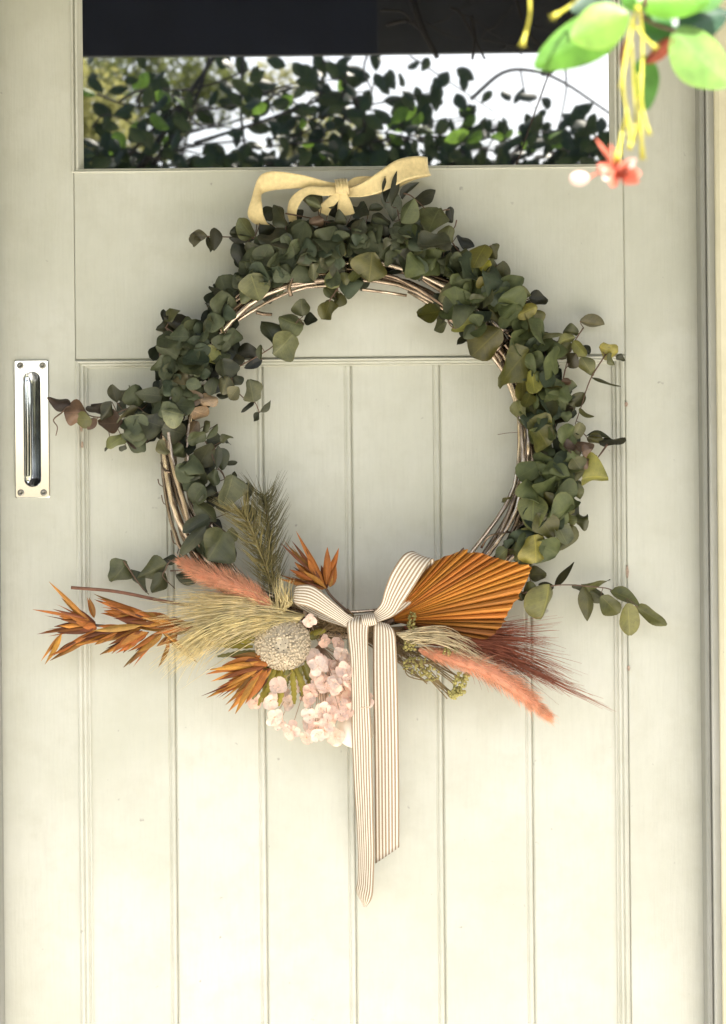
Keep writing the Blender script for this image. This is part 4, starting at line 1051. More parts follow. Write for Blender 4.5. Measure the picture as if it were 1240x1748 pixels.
# ------------------------------------------------------------------ palm fan
palm = thing('palm_fan', 'burnt orange pleated dried palm leaf fan beside the striped bow', 'palm leaf', P(668, 1062, .05))
outl = [(696, 1002), (722, 978), (741, 958), (757, 950), (775, 945), (790, 937), (797, 944), (808, 942), (823, 944), (838, 950), (853, 954), (868, 958), (884, 962), (908, 968), (903, 981), (897, 995), (890, 1008), (880, 1024), (870, 1040), (862, 1053), (858, 1064), (850, 1074), (840, 1086), (822, 1092)]
ap = (664, 1060)
pr = random.Random(4)
outl = [outl[0]] + [(x + (outl[i + 2][0] - x) * f_, y + (outl[i + 2][1] - y) * f_) for i, (x, y) in enumerate(outl[1:-1]) for f_ in (pr.uniform(-.05, .42),)] + [outl[-1]]
for i in range(len(outl) - 1):
    b = MB(); (x0, y0), (x1, y1) = outl[i], outl[i + 1]
    xm, ym = (x0 + x1) / 2 + 2, (y0 + y1) / 2
    rows = []
    NT_ = 7
    ex = pr.uniform(-3, 6)
    for j in range(NT_ + 1):
        t = .04 + .96 * j / NT_
        w_ = pr.uniform(.0074, .0078) * t
        base_d = .050 + .022 * math.sin(t * 2.2) - .010 * (i / 22 - .5) * t
        row = []
        for k, (x, y, dd) in enumerate(((x0, y0, -.5), (x0 * .6 + xm * .4, y0 * .6 + ym * .4, .25), (xm, ym, .5), (x1 * .6 + xm * .4, y1 * .6 + ym * .4, .25), (x1, y1, -.5))):
            tl = t + (ex / 240 if (k == 2 and j == NT_) else 0)
            row.append(b.vert(P(ap[0] + (x - ap[0]) * tl, ap[1] + (y - ap[1]) * tl, base_d + dd * w_), ((k - 2) / 2, t)))
        rows.append(row)
    for j in range(NT_):
        for k in range(4): b.face([rows[j][k], rows[j][k + 1], rows[j + 1][k + 1], rows[j + 1][k]])
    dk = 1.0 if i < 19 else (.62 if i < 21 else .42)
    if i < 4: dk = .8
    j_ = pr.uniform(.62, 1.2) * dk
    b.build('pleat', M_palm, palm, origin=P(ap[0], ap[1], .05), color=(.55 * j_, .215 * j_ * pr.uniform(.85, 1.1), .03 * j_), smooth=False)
b = MB(); b.tube([P(640, 1076, .04), P(652, 1068, .045), P(672, 1056, .052)], 4.5 * S, 6); b.build('stalk', M_stem, palm, origin=P(640, 1076, .04))
b = MB(); b.tube(catmull([P(770, 968, .070), P(782, 950, .072), P(792, 935, .070)], 4), [2.2 * S] * 8 + [.8 * S], 4); b.build('split_tip', M_stem, palm, origin=P(770, 968, .07))

# ------------------------------------------------------------------ dried flower heads with spiky petals
RUST = (.36, .115, .022); DARKR = (.15, .045, .016); OCH = (.45, .20, .036); GOLD = (.44, .235, .06)
fr_ = random.Random(31)
def head(label, cat, org, sc, petals, stems, d=.05, group=None):
    cv = lambda u, v: (org[0] + u / sc, org[1] + v / sc)
    t = thing('dried_flower_head', label, cat, P(*cv(*petals[0][:2]), d), 'rust dried flower heads in the spray')
    b = MB()
    for st in stems:
        pp = catmull([P(*cv(x, y), d - .006) for x, y in st], 5)
        b.tube(pp, 2.6 * S, 6)
    if stems: b.build('stem', M_stem, t, origin=P(*cv(*stems[0][0]), d))
    extra = []
    for bx, by, tx, ty, wd, c in petals * 3:
        if fr_.random() < .75:
            k_ = fr_.uniform(.6, .98); jx, jy = fr_.gauss(0, 9), fr_.gauss(0, 9)
            extra.append((bx + jx * .4, by + jy * .4, bx + (tx - bx) * k_ + jx, by + (ty - by) * k_ + jy, wd * fr_.uniform(.35, .8), fr_.choice((RUST, RUST, OCH, DARKR))))
    for bx, by, tx, ty, wd, c in petals + extra:
        m = MB()
        q0, q1 = cv(bx, by), cv(tx, ty)
        L = math.hypot(q1[0] - q0[0], q1[1] - q0[1])
        d0 = d + fr_.uniform(-.006, .010); d1 = max(.012, d0 + fr_.uniform(-.25, .35) * L * S)
        a0, a1 = P(*q0, d0), P(*q1, d1)
        roll = R(fr_.uniform(-40, 40)); ax = a1 - a0; a = ax.normalized()
        n0 = (Vector((0, -1, 0)) - a * a.dot(Vector((0, -1, 0)))).normalized()
        n = n0 * math.cos(roll) + a.cross(n0) * math.sin(roll)
        add_leaf(m, a0, ax, n, ax.length, .90 * wd / sc * S / math.cos(roll), 1.7, .6, fr_.uniform(-.22, .22), .14, fr_, 5, 8)
        j = fr_.uniform(.75, 1.15) * (.5 if fr_.random() < .22 else 1)
        m.build('petal', M_petal, t, origin=a0, color=(c[0] * j, c[1] * j * fr_.uniform(.9, 1.1), c[2] * j))
o1, s1 = (40, 900), 2.0667
head('rust spiky dried flower head farthest left on the wreath', 'dried flower', o1, s1, [
 (245, 345, 88, 198, 20, OCH), (225, 330, 34, 290, 15, RUST), (235, 345, 46, 370, 14, DARKR), (235, 350, 62, 368, 15, RUST), (240, 335, 128, 318, 34, RUST), (245, 350, 112, 345, 34, DARKR), (245, 360, 120, 372, 28, DARKR), (250, 345, 150, 300, 36, RUST), (250, 350, 165, 340, 40, DARKR), (255, 345, 190, 310, 36, RUST), (230, 330, 132, 252, 16, OCH), (250, 320, 232, 248, 20, OCH),
 (260, 355, 200, 370, 34, RUST), (135, 378, 68, 482, 22, OCH), (255, 370, 92, 470, 26, OCH), (300, 365, 150, 420, 26, RUST), (180, 405, 95, 462, 14, RUST)],
 [((240, 345), (330, 350), (430, 345), (560, 340), (720, 345))], .045)
head('rust dried flower head second from the left, above its narrow ochre leaves', 'dried flower', o1, s1, [
 (460, 325, 232, 250, 26, OCH), (455, 322, 262, 322, 40, RUST), (460, 328, 285, 288, 46, RUST), (455, 320, 255, 265, 30, RUST), (465, 330, 330, 320, 46, DARKR), (470, 330, 380, 300, 40, RUST), (530, 335, 400, 310, 34, RUST), (420, 352, 280, 398, 30, OCH), (390, 352, 165, 420, 28, OCH), (420, 345, 240, 370, 26, GOLD), (530, 342, 398, 358, 32, GOLD), (610, 345, 430, 365, 30, GOLD), (560, 330, 440, 330, 30, OCH),
 (420, 368, 264, 440, 30, OCH), (430, 372, 300, 432, 36, RUST), (440, 372, 335, 418, 30, OCH), (480, 370, 342, 488, 26, GOLD), (485, 372, 372, 484, 26, OCH), (490, 375, 400, 445, 28, OCH), (490, 370, 618, 478, 20, OCH), (512, 398, 488, 500, 20, OCH), (540, 372, 470, 420, 30, GOLD), (600, 355, 500, 362, 32, GOLD), (400, 395, 345, 440, 28, RUST), (330, 375, 250, 415, 24, OCH), (360, 355, 270, 350, 26, RUST)],
 [((460, 330), (560, 350), (720, 360), (860, 370))], .052)
head('rust dried flower head lowest left, drooping below the beige banksia', 'dried flower', o1, s1, [
 (850, 485, 645, 518, 28, RUST), (850, 480, 650, 500, 26, OCH), (850, 495, 643, 600, 26, OCH), (820, 500, 638, 612, 10, DARKR), (850, 500, 690, 602, 28, RUST), (850, 505, 722, 652, 30, OCH), (850, 505, 738, 655, 28, OCH), (860, 505, 785, 622, 34, RUST), (850, 478, 700, 468, 34, RUST), (850, 472, 758, 448, 30, DARKR), (855, 490, 660, 545, 30, OCH), (860, 500, 722, 560, 40, RUST), (860, 490, 740, 510, 40, DARKR), (870, 480, 770, 480, 40, RUST), (850, 500, 710, 620, 22, OCH), (830, 470, 690, 490, 26, DARKR), (850, 510, 756, 590, 34, OCH), (870, 500, 800, 560, 36, RUST), (860, 490, 700, 535, 30, RUST), (840, 460, 745, 458, 34, OCH)],
 [((850, 490), (900, 440), (980, 400))], .058)
head('rust dried flower head standing upright just left above the striped bow', 'dried flower', (480, 880), 2.583, [
 (190, 300, 76, 70, 26, RUST), (180, 290, 64, 115, 22, DARKR), (200, 305, 205, 135, 38, RUST), (205, 310, 257, 148, 38, RUST), (150, 265, -3, 120, 16, DARKR), (190, 310, 30, 148, 30, OCH), (190, 325, -5, 262, 26, OCH), (170, 290, 115, 190, 40, RUST), (205, 315, 178, 220, 40, DARKR), (215, 315, 245, 210, 40, OCH), (160, 290, 60, 205, 34, RUST), (200, 320, 90, 240, 34, OCH), (140, 285, 40, 245, 28, RUST)],
 [((190, 310), (225, 360), (300, 430))], .046)
b = MB(); b.tube(catmull([P(122, 1003, .03), P(200, 1010, .034), P(290, 1028, .038), (P(420, 1050, .04))], 5), [3.1 * S] * 12 + [2.2 * S] * 4, 6)
tag(b.build('dried_stalk', simple('red_brown_stalk', (.22, .10, .06), .6, .3, 90), origin=P(122, 1003, .03)), 'straight bare reddish brown stalk pointing left above the rust dried flower heads', 'stalk')

# ------------------------------------------------------------------ plumes
pl = random.Random(17)
def strands(b, roots, tips, n, w, d0, d1, bow=(0, 0), jit=4, seg=5, arc=None):
    """thin strands from a root segment to a tip segment list"""
    for i in range(n):
        r = pl.random(); s_ = pl.random() * (len(tips) - 1); k = int(s_); f = s_ - k
        tx = tips[k][0] * (1 - f) + tips[k + 1][0] * f; ty = tips[k][1] * (1 - f) + tips[k + 1][1] * f
        rx = roots[0][0] * (1 - r) + roots[1][0] * r; ry = roots[0][1] * (1 - r) + roots[1][1] * r
        sh = pl.uniform(.62, 1.0)
        tx = rx + (tx - rx) * sh + pl.gauss(0, jit); ty = ry + (ty - ry) * sh + pl.gauss(0, jit)
        bx, by = bow[0] * pl.uniform(.3, 1.2), bow[1] * pl.uniform(.3, 1.2)
        da, db = d0 + pl.uniform(-.010, .012), max(.008, d1 + pl.uniform(-.012, .016))
        pts = []
        for j in range(seg + 1):
            t = j / seg
            q = 4 * t * (1 - t)
            pts.append(P(rx + (tx - rx) * t + bx * q + pl.gauss(0, .5), ry + (ty - ry) * t + by * q + pl.gauss(0, .5), da + (db - da) * t + .006 * q))
        b.blade(pts, w * S * pl.uniform(.7, 1.3))

def bunny(label, path, wid, seed):
    t = thing('bunny_tail_grass', label, 'dried grass', P(*path[0]), 'coral bunny tail grasses')
    pp = catmull([P(*p) for p in path], 8); n = len(pp)
    core = MB()
    core.tube(pp, [max(.6 * S, wid * S * .30 * math.sin(math.pi * (.08 + .87 * i / (n - 1))) ** .8) for i in range(n)], 8)
    core.build('core', M_fibre, t, origin=pp[0], color=(.70, .32, .20))
    b = MB()
    for i in range(2600):
        s_ = pl.random() * (n - 1.01); k = int(s_); f = s_ - k
        p = pp[k].lerp(pp[k + 1], f); tn = (pp[k + 1] - pp[k]).normalized()
        tt = s_ / (n - 1)
        rr = wid * S * .5 * (math.sin(math.pi * (.10 + .86 * tt)) ** .7)
        d = Vector((pl.gauss(0, 1), pl.gauss(0, 1), pl.gauss(0, 1))); d = (d - tn * d.dot(tn)).normalized()
        st = p + d * rr * .35
        L = pl.uniform(.7, 1.3) * (1.5 if pl.random() < .12 else 1)
        e = st + (d * rr * .75 + tn * wid * S * .38) * L
        m_ = st.lerp(e, .5) + d * rr * .10
        b.blade([st, m_, e], .42 * S)
    b.build('fluff', M_fibre, t, origin=pp[0], kind='stuff', color=(.90, .47, .28))
    b = MB(); b.tube([pp[0], pp[0] + (pp[0] - pp[3]).normalized() * .03], 1.5 * S, 5); b.build('stem', M_stem, t, origin=pp[0])
bunny('coral pink fluffy bunny tail grass pointing up left above the beige banksia', [(470, 1042, .064), (430, 1012, .066), (385, 992, .066), (345, 978, .062), (312, 960, .056)], 38, 1)
bunny('coral pink fluffy bunny tail grass pointing down right under the palm fan', [(715, 1108, .062), (765, 1122, .064), (820, 1138, .064), (868, 1165, .060), (905, 1195, .054), (937, 1224, .046)], 38, 2)

def plume(name, label, cat, jobs, color, d=.045):
    t = thing(name, label, cat, P(*jobs[0][0][0], d))
    b = MB()
    for j in jobs: strands(b, *j[:2], **j[2])
    b.build('fibres', M_fibre, t, origin=P(*jobs[0][0][0], d), kind='stuff', color=color)
    return t
pt = plume('straw_grass_plume', 'pale straw feathery grass plume spraying left over the rust flower heads', 'dried grass', [
 (((480, 1040), (470, 1075)), [(325, 1008), (272, 1026), (250, 1056), (262, 1104), (290, 1148)], dict(n=330, w=1.0, d0=.055, d1=.058, bow=(10, -18), jit=12, seg=6)),
 (((470, 1035), (450, 1070)), [(345, 1010), (300, 1020), (330, 1045), (360, 1070)], dict(n=220, w=1.1, d0=.055, d1=.062, bow=(0, -10), jit=6)),
 (((440, 1060), (400, 1050)), [(330, 1090), (270, 1130), (265, 1150), (310, 1150)], dict(n=190, w=1.1, d0=.064, d1=.064, bow=(-10, -12), jit=12, seg=6)),
 (((500, 1030), (470, 1060)), [(455, 985), (470, 975), (500, 985), (505, 1010)], dict(n=90, w=.9, d0=.055, d1=.060, bow=(-4, 4), jit=5)),
 (((520, 1050), (500, 1070)), [(400, 1040), (390, 1075), (420, 1095)], dict(n=160, w=1.2, d0=.055, d1=.066, bow=(0, -6), jit=5))], (.84, .70, .36))
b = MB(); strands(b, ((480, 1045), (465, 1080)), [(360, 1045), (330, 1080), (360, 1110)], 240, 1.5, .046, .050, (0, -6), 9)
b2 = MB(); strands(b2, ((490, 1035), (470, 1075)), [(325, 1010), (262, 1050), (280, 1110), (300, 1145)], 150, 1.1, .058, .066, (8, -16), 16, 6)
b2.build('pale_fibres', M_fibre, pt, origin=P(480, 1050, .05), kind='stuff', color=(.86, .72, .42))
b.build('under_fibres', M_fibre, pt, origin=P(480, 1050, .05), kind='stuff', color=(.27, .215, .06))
plume('burgundy_pampas_plume', 'dark burgundy feathery pampas plume spreading right below the palm fan', 'dried grass', [
 (((690, 1072), (720, 1100)), [(900, 1055), (940, 1072), (935, 1095)], dict(n=80, w=1.0, d0=.044, d1=.040, bow=(0, 4), jit=8)),
 (((690, 1075), (740, 1100)), [(910, 1085), (970, 1120), (1010, 1175), (970, 1190)], dict(n=120, w=1.0, d0=.046, d1=.036, bow=(10, -10), jit=10, seg=6)),
 (((760, 1085), (800, 1100)), [(930, 1100), (970, 1140), (980, 1180), (930, 1190)], dict(n=130, w=1.0, d0=.046, d1=.036, bow=(10, -12), jit=14, seg=6)),
 (((760, 1110), (800, 1140)), [(850, 1185), (890, 1190), (930, 1210)], dict(n=70, w=.9, d0=.040, d1=.030, bow=(10, -6), jit=8, seg=6)),
 (((690, 1070), (720, 1085)), [(800, 1062), (840, 1075), (850, 1090), (830, 1120)], dict(n=260, w=1.2, d0=.046, d1=.048, bow=(0, 0), jit=6)),
 (((790, 1080), (830, 1105)), [(1000, 1175), (1005, 1185), (1055, 1217), (1052, 1219)], dict(n=34, w=1.1, d0=.036, d1=.030, bow=(8, 8), jit=3, seg=6)),
 (((760, 1070), (790, 1085)), [(930, 1058), (975, 1055), (940, 1095), (960, 1100)], dict(n=44, w=.8, d0=.036, d1=.030, bow=(0, 2), jit=5))], (.36, .115, .062))
plume('cream_wispy_grass', 'cream wispy grass arching right between the palm fan and coral grass', 'dried grass', [
 (((676, 1080), (690, 1092)), [(800, 1085), (830, 1110), (850, 1138), (835, 1142)], dict(n=46, w=1.4, d0=.066, d1=.072, bow=(14, -16), jit=5, seg=7)),
 (((680, 1082), (700, 1100)), [(730, 1075), (760, 1080), (780, 1100), (740, 1120)], dict(n=60, w=1.2, d0=.062, d1=.070, bow=(4, -4), jit=5))], (.70, .58, .36))

# olive needle sprigs
nd = thing('needle_sprig', 'olive green needle leaved sprig standing up left of the centre inside the ring', 'dried sprig', P(478, 1010, .04))
for si, (path, nn, L0, wd) in enumerate(((((480, 1030, .045), (462, 990, .05), (446, 945, .056), (430, 905, .062), (412, 872, .066)), 260, 54, .9), (((470, 1010, .04), (462, 950, .044), (458, 900, .046), (452, 845, .046)), 280, 52, .85))):
    pp = catmull([P(*p) for p in path], 8); n = len(pp)
    b = MB(); b.tube(pp, [2.6 * S * (1 - .6 * i / n) for i in range(n)], 5)
    st = b.build('stem', simple('needle_stem_%d' % si, (.16, .12, .05), .7, .3, 90), nd, origin=pp[0])
    b = MB()
    for i in range(nn):
        s_ = (pl.random() ** .8) * (n - 1.01); k = int(s_); f = s_ - k
        p = pp[k].lerp(pp[k + 1], f); tn = (pp[k + 1] - pp[k]).normalized()
        d = Vector((pl.gauss(0, 1), pl.gauss(0, .7), pl.gauss(0, 1))); d = (d - tn * d.dot(tn)).normalized()
        L = L0 * S * pl.uniform(.6, 1.15)
        e1 = p + (d * .62 + tn * .5) * L * .5; e2 = p + (d * .85 + tn * 1.0) * L * (.85)
        if e2.y > -.006: continue
        b.blade([p, e1, e2], wd * S * 1.15)
    b.build('needles', M_fibre, st, origin=pp[0], kind='stuff', color=((.28, .23, .085) if si == 0 else (.155, .14, .062)))

# yarrow
def yarrow(label, stems, blobs, color, nb, d):
    t = thing('yarrow', label, 'dried flower', P(*stems[0][0], d), 'olive gold dried yarrow')
    b = MB()
    for st in stems:
        for k in range(5):
            pp = catmull([P(x + pl.gauss(0, 3) * (i > 0), y + pl.gauss(0, 3) * (i > 0), d + .002 * i) for i, (x, y) in enumerate(st)], 5)
            b.tube(pp, .9 * S, 4)
    b.build('stems', M_fibre, t, origin=P(*stems[0][0], d), color=(.24, .17, .075))
    b = MB()
    for cx, cy, rx, ry, n in blobs:
        for i in range(n):
            a = pl.uniform(0, 6.28); r = math.sqrt(pl.random())
            b.ball(P(cx + math.cos(a) * rx * r, cy + math.sin(a) * ry * r, d + .012 + .010 * (1 - r * r) + pl.uniform(-.004, .004)), pl.uniform(1.5, 2.9) * S, 6, 4)
    b.build('buds', M_fibre, t, origin=P(*blobs[0][:2], d), color=color, kind='stuff')
yarrow('olive gold dried yarrow head below the coral grass at lower right', [((690, 1105), (730, 1130), (778, 1165)), ((700, 1120), (735, 1150), (775, 1185)), ((690, 1115), (740, 1160), (770, 1190)), ((700, 1100), (750, 1135), (792, 1158))], [(786, 1168, 12, 20, 80), (778, 1182, 12, 14, 55), (796, 1155, 6, 8, 18)], (.42, .37, .12), 0, .045)
yarrow('olive gold dried yarrow cluster tucked beside the right striped tail', [((680, 1110), (690, 1090), (705, 1060)), ((685, 1130), (710, 1130), (750, 1130)), ((690, 1140), (700, 1150), (730, 1165)), ((690, 1110), (720, 1115), (770, 1112))], [(704, 1070, 8, 26, 60), (700, 1100, 14, 12, 40), (712, 1135, 26, 14, 60), (765, 1112, 18, 8, 26), (735, 1150, 18, 12, 36)], (.33, .28, .09), 0, .052)
bt = MB(); strands(bt, ((600, 1080), (690, 1085)), [(690, 1100), (720, 1130), (740, 1160), (690, 1150)], 90, 1.1, .035, .04, (0, 0), 6)
strands(bt, ((520, 1040), (610, 1060)), [(520, 1070), (560, 1090), (640, 1095)], 90, 1.4, .035, .045, (0, 0), 6)
for i in range(26):
    x0 = pl.uniform(520, 600); y0 = pl.uniform(1030, 1075)
    bt.tube(catmull([P(x0, y0, .04), P(640, 1070 + pl.uniform(-10, 22), .046), P(pl.uniform(670, 720), pl.uniform(1070, 1120), .042)], 4), pl.uniform(1.2, 2.6) * S, 5)
tag(bt.build('stem_bundle', M_fibre, origin=P(620, 1080, .04), color=(.27, .18, .085)), 'brown bundle of dried stems gathered behind the striped bow knot', 'stems')

# ------------------------------------------------------------------ banksia
bk = thing('banksia_flower', 'round beige knobbly banksia flower with olive toothed leaves below it', 'banksia', P(483, 1098, .055))
C = P(483, 1098, .058); Rb = 43 * S
b = MB(); b.ball(C, Rb, 20, 12, (1.03, .8, .98))
b.build('core', simple('banksia_core', (.50, .42, .30), .8, .3, 150, bump=.4), bk, origin=C)
b = MB()
ga = math.pi * (3 - math.sqrt(5)); NBK = 760
face = (Vector((.0, -.97, -.02))).normalized()
u_ = face.orthogonal().normalized(); v_ = face.cross(u_)
for i in range(NBK):
    t = i / NBK; ca = 1 - 1.75 * t + pl.uniform(-.012, .012); ca = min(1, ca); sa = math.sqrt(max(0, 1 - ca * ca)); ph = i * ga + pl.uniform(-.10, .10)
    dr = face * ca + (u_ * math.cos(ph) + v_ * math.sin(ph)) * sa
    if ca > .965: continue
    base = C + Vector((dr.x * Rb * 1.03, dr.y * Rb * .8, dr.z * Rb * .98))
    hh = (2.6 + (1.8 if ca > .88 else 0)) * S * pl.uniform(.8, 1.2)
    b.ball(base + dr * hh * .5, (2.0 if ca < .9 else 2.5) * S * pl.uniform(.85, 1.15), 6, 4, (1, 1, 1))
b.build('florets', simple('banksia_floret', (.54, .445, .31), .75, .18, 120), bk, origin=C, kind='stuff')
b = MB()
for ox, oy in ((-9, 3), (-6, -6), (1, 8), (6, 2), (10, -4), (3, -9), (-2, 0), (-14, -4)):
    b.ball(C + Vector((ox * S, -Rb * .80 - .0011, oy * S)), pl.uniform(.8, 1.3) * S, 6, 4, (1.4, .6, .8))
b.build('dark_centre', M_dark, bk, origin=C)
OLV = (.28, .235, .040); OLD = (.16, .15, .05)
for bx, by, tx, ty, w_, c in ((470, 1140, 442, 1204, 13, OLV), (478, 1142, 464, 1180, 14, OLV), (492, 1142, 488, 1176, 12, OLD), (498, 1142, 504, 1202, 12, OLV), (508, 1140, 524, 1203, 12, OLV), (516, 1136, 538, 1184, 12, OLV), (522, 1128, 536, 1172, 10, OLD), (460, 1138, 430, 1180, 13, OLD), (452, 1134, 444, 1166, 12, OLV), (500, 1142, 500, 1180, 12, OLD), (448, 1130, 410, 1176, 11, OLV), (528, 1082, 556, 1076, 12, OLV), (520, 1090, 546, 1088, 12, OLD),
                              (432, 1104, 352, 1100, 11, OLV), (436, 1090, 350, 1070, 11, OLV), (440, 1082, 360, 1056, 11, OLD), (436, 1112, 372, 1120, 10, OLD), (434, 1096, 330, 1086, 11, OLV), (430, 1076, 380, 1062, 12, OLV), (474, 1142, 452, 1192, 11, OLV), (488, 1143, 478, 1204, 12, OLV), (512, 1138, 514, 1190, 11, OLD), (504, 1142, 530, 1196, 11, OLV), (456, 1136, 420, 1192, 12, OLV), (464, 1140, 434, 1196, 11, OLD), (446, 1128, 396, 1150, 12, OLV), (482, 1143, 470, 1206, 10, OLV)):
    m = MB(); dd = .060 if bx > 445 or True else .05
    a0, a1 = P(bx, by, .052 + pl.uniform(-.004, .01)), P(tx, ty, .050 + pl.uniform(-.006, .010))
    ax = a1 - a0
    add_leaf(m, a0, ax, Vector((pl.uniform(-.5, .5), -1, pl.uniform(-.3, .3))), ax.length, w_ * S, .55, .3, pl.uniform(-.1, .15), .04, pl, 5, 15, .30)
    j = pl.uniform(.85, 1.15)
    m.build('toothed_leaf', M_petal, bk, origin=a0, color=(c[0] * j, c[1] * j, c[2] * j))

# ------------------------------------------------------------------ hydrangea
hy = thing('hydrangea', 'blush pink dried hydrangea cluster hanging below the banksia', 'hydrangea', P(560, 1140, .05))
hr = random.Random(77)
cents = [(1010, 330), (1062, 402), (1112, 408), (1120, 445), (1025, 460), (1080, 492), (1140, 505), (1162, 545), (1040, 528), (1098, 545), (1060, 580), (1122, 590), (1152, 605), (1092, 622), (1050, 640), (918, 590), (872, 612), (900, 560), (938, 622), (885, 672), (902, 692), (1010, 662), (1122, 668), (945, 716), (1030, 712), (1000, 742), (1066, 718), (1015, 692), (820, 615), (1142, 470), (1172, 522), (1080, 660), (1000, 600), (1150, 560), (1085, 535), (1040, 490), (1145, 640), (1075, 690), (1110, 520), (1060, 550), (1130, 555), (970, 560)]
cents = cents + [(u + hr.gauss(0, 24), v + hr.gauss(0, 24)) for u, v in cents[::2] if u > 980]
sm = MB(); hub = P(545, 1100, .035)
for i, (u, v) in enumerate(cents):
    px, py = o1[0] + u / s1, o1[1] + v / s1
    d = .058 + hr.uniform(-.018, .016)
    c = P(px, py, d)
    nrm = Vector((hr.uniform(-.7, .7), -1, hr.uniform(-.6, .8))).normalized()
    a0 = hr.uniform(0, 1.57)
    uu = nrm.orthogonal().normalized(); vv = nrm.cross(uu)
    R0 = hr.uniform(9, 13.5) * S
    b = MB(); b.ball(c + nrm * .001, 1.6 * S, 6, 4)
    fl = b.build('floret', M_hyd, hy, origin=c, color=(.82, .62, .45))
    sm.tube(catmull([hub, (hub + c) / 2 + Vector((0, .004, 0)), c], 4), .55 * S, 4, False)
    k_ = hr.uniform(.92, 1.04); warm = hr.uniform(0, 1)
    for q in range(4):
        a = a0 + q * math.pi / 2 + hr.uniform(-.14, .14)
        dr = uu * math.cos(a) + vv * math.sin(a)
        m = MB()
        add_leaf(m, c + dr * .0006, dr + nrm * hr.uniform(-.05, .35), nrm, R0 * 1.25, R0 * 1.5, .55, -.15, hr.uniform(-.3, .35), .22, hr, 5, 7)
        m.build('petal', M_hpet, fl, origin=c, color=(.91 * k_, (.76 - .12 * warm) * k_, (.67 - .14 * warm) * k_))
sm.build('stems', M_fibre, hy, origin=hub, color=(.45, .30, .2))
b = MB(); b.ball(P(607, 1244, .034), 33 * S, 24, 14, (1, .9, .98))
bo = b.build('white_ball', simple('off_white_ball', (.80, .74, .62), .5, .06, 30, bump=.1), origin=P(607, 1244, .034))
tag(bo, 'smooth cream white ball half hidden behind the striped ribbon tails', 'ball')

# ------------------------------------------------------------------ creeper sprig in the foreground
QC = 1.16; cs = D / (D - QC)
cr = thing('flowering_creeper', 'sunlit green creeper sprig hanging at the top right close to the viewer', 'creeper', P(1100, 0, QC))
qr = random.Random(9)
o2, s2 = (640, 0), 2.0667
cq = lambda u, v: (o2[0] + u / s2, o2[1] + v / s2)
for bx, by, tx, ty, w_, c, dd in ((885, 50, 565, 225, 175, (.10, .24, .035), .0), (895, 50, 692, 135, 155, (.20, .36, .07), .02), (1055, 110, 1260, 300, 205, (.19, .34, .09), .0), (1045, 100, 1250, 40, 150, (.045, .10, .06), -.03), (955, 50, 1058, 140, 125, (.07, .19, .05), -.01), (955, 195, 962, 388, 105, (.10, .25, .06), -.02), (925, 5, 1190, -10, 130, (.12, .30, .03), .01), (835, -5, 690, 35, 85, (.07, .12, .08), -.02), (1052, 135, 955, 225, 62, (.30, .07, .04), 0), (895, 130, 870, 235, 34, (.22, .07, .03), -.01), (1000, 30, 935, 10, 50, (.30, .13, .06), .0), (870, 10, 1000, -60, 120, (.10, .26, .04), .0), (1100, 10, 1240, -70, 140, (.08, .2, .05), -.02)):
    m = MB(); q0, q1 = cq(bx, by), cq(tx, ty)
    L = math.hypot(q1[0] - q0[0], q1[1] - q0[1])
    a0, a1 = P(*q0, QC + dd), P(*q1, QC + dd + qr.uniform(-.012, .012))
    ax = a1 - a0
    add_leaf(m, a0, ax, Vector((qr.uniform(-.3, .3), -1, qr.uniform(.0, .5))), ax.length, w_ / s2 * S / cs, 1.15 if L < 200 else 1.2, .25, qr.uniform(-.08, .12), .05, qr, 9, 13)
    m.build('leaf', M_creeper, cr, origin=a0, color=c)
ctube = simple('spent_flower_tube', (.55, .50, .07), .5, .2, 60, trans=.15)
cred = simple('red_petal', (.62, .16, .10), .5, .3, 90, trans=.2)
cpink = simple('pink_bud', (.85, .62, .55), .5, .1, 60, trans=.2)
for pts, w_ in ((((545, -40), (548, 40), (540, 90), (522, 155)), 15), (((720, -10), (690, 20), (632, 58)), 16), (((925, 20), (905, 120), (875, 280), (890, 400), (905, 500)), 17), (((912, 60), (885, 200), (872, 300)), 16), (((932, 20), (945, 150), (938, 400), (945, 555)), 16), (((920, 90), (950, 130), (990, 168)), 15), (((930, 260), (945, 380), (968, 470)), 13), (((890, 390), (875, 460), (856, 560)), 19), (((905, 150), (915, 300), (920, 420), (900, 520)), 14), (((930, 340), (935, 420), (915, 500)), 12)):
    b = MB(); pp = catmull([P(*cq(x, y), QC + .012 + qr.uniform(-.008, .008)) for x, y in pts], 6); n = len(pp)
    b.tube(pp, [w_ * .40 / s2 * S / cs * (.75 + .3 * i / n + (.5 if i > n - 3 else 0)) * qr.uniform(.85, 1.15) for i in range(n)], 7)
    for k in range(5):
        a = k * 1.256; t_ = (pp[-1] - pp[-2]).normalized(); o_ = t_.orthogonal().normalized(); o3 = t_.cross(o_)
        r_ = w_ * .5 / s2 * S / cs
        b.blade([pp[-1], pp[-1] + t_ * r_ * 1.2 + (o_ * math.cos(a) + o3 * math.sin(a)) * r_ * 2.2], r_ * .5)
    b.build('flower_tube', ctube, cr, origin=pp[0])
fc = P(*cq(862, 605), QC + .012)
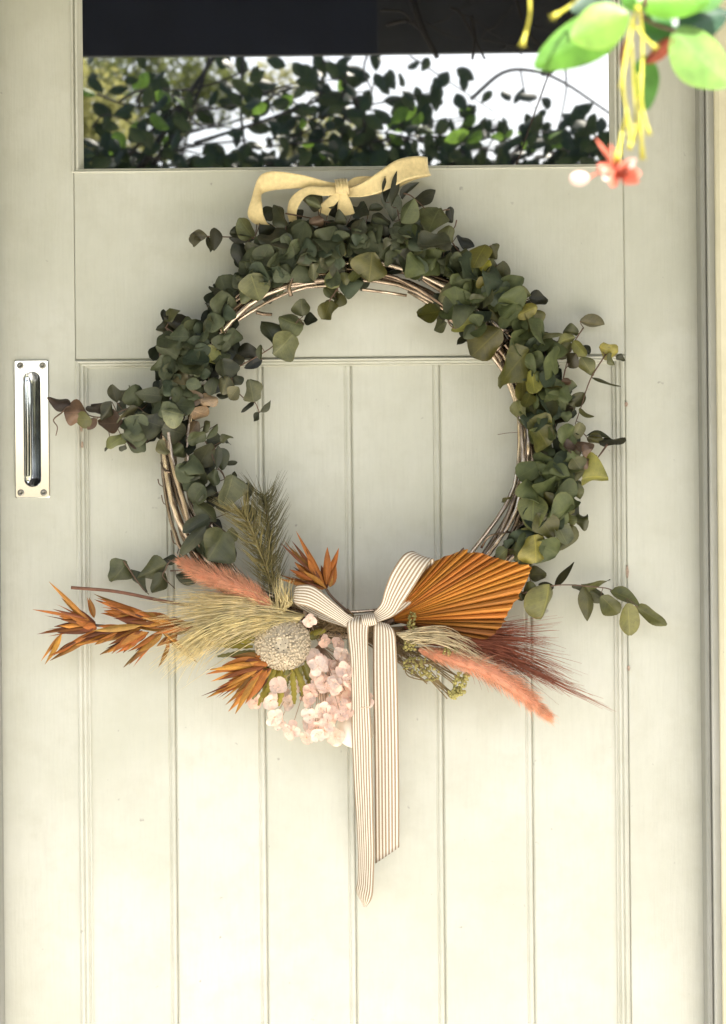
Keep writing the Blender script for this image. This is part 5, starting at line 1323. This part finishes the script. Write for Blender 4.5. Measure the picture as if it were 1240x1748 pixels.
b = MB(); b.tube([P(*cq(856, 558), QC + .012), fc], 6 / s2 * S / cs, 6)
blo = b.build('blossom', cred, cr, origin=fc)
for i in range(26):
    d = Vector((qr.gauss(0, 1), -abs(qr.gauss(0, .6)), qr.gauss(-.2, .8))).normalized()
    m = MB(); L = qr.uniform(46, 78) / s2 * S / cs
    add_leaf(m, fc, d, Vector((qr.gauss(0, 1), -1, qr.gauss(0, 1))), L, L * .6, .7, .2, qr.uniform(-.2, .4), .15, qr, 5, 6)
    m.build('petal', cpink if i % 4 == 0 else cred, blo, origin=fc)
for tx, ty in ((778, 485), (812, 520), (830, 505)):
    m = MB(); a1 = P(*cq(tx, ty), QC + .015); ax = a1 - fc
    add_leaf(m, fc, ax, Vector((0, -1, .2)), ax.length, 16 / s2 * S / cs, 1.2, .2, 0, .1, qr, 5, 6)
    m.build('petal', cred, blo, origin=fc)
pc = P(*cq(722, 630), QC + .012); r_ = 30 / s2 * S / cs
b = MB(); b.ball(pc, r_, 14, 9, (1.15, .9, .8))
for k in range(4):
    pass
b.build('bud', cpink, blo, origin=pc)
b = MB(); b.tube(catmull([pc + Vector((r_, 0, 0)), (pc + fc) / 2 + Vector((0, .006, .002)), fc], 4), 4 / s2 * S / cs, 5); b.build('bud_stalk', cred, blo, origin=pc)
b = MB()
b.tube(catmull([P(*cq(940, 60), QC), P(*cq(960, -20), QC + .01), P(1120, -80, QC - .03), P(1180, -300, QC - .15), Vector((.42, -1.44, zb + .05)), Vector((.46, -1.5, zb + .08))], 6), .0016, 6)
b.tube(catmull([P(*cq(940, 60), QC), P(*cq(1000, 90), QC), P(*cq(1060, 110), QC)], 5), .0011, 5)
b.tube(catmull([P(*cq(545, -40), QC + .012), P(930, -60, QC), P(1120, -80, QC - .03)], 5), .0011, 5)
b.tube(catmull([P(*cq(720, -10), QC + .012), P(1020, -50, QC), P(1120, -80, QC - .03)], 5), .0011, 5)
b.build('stem', M_stem, cr, origin=P(*cq(940, 60), QC))
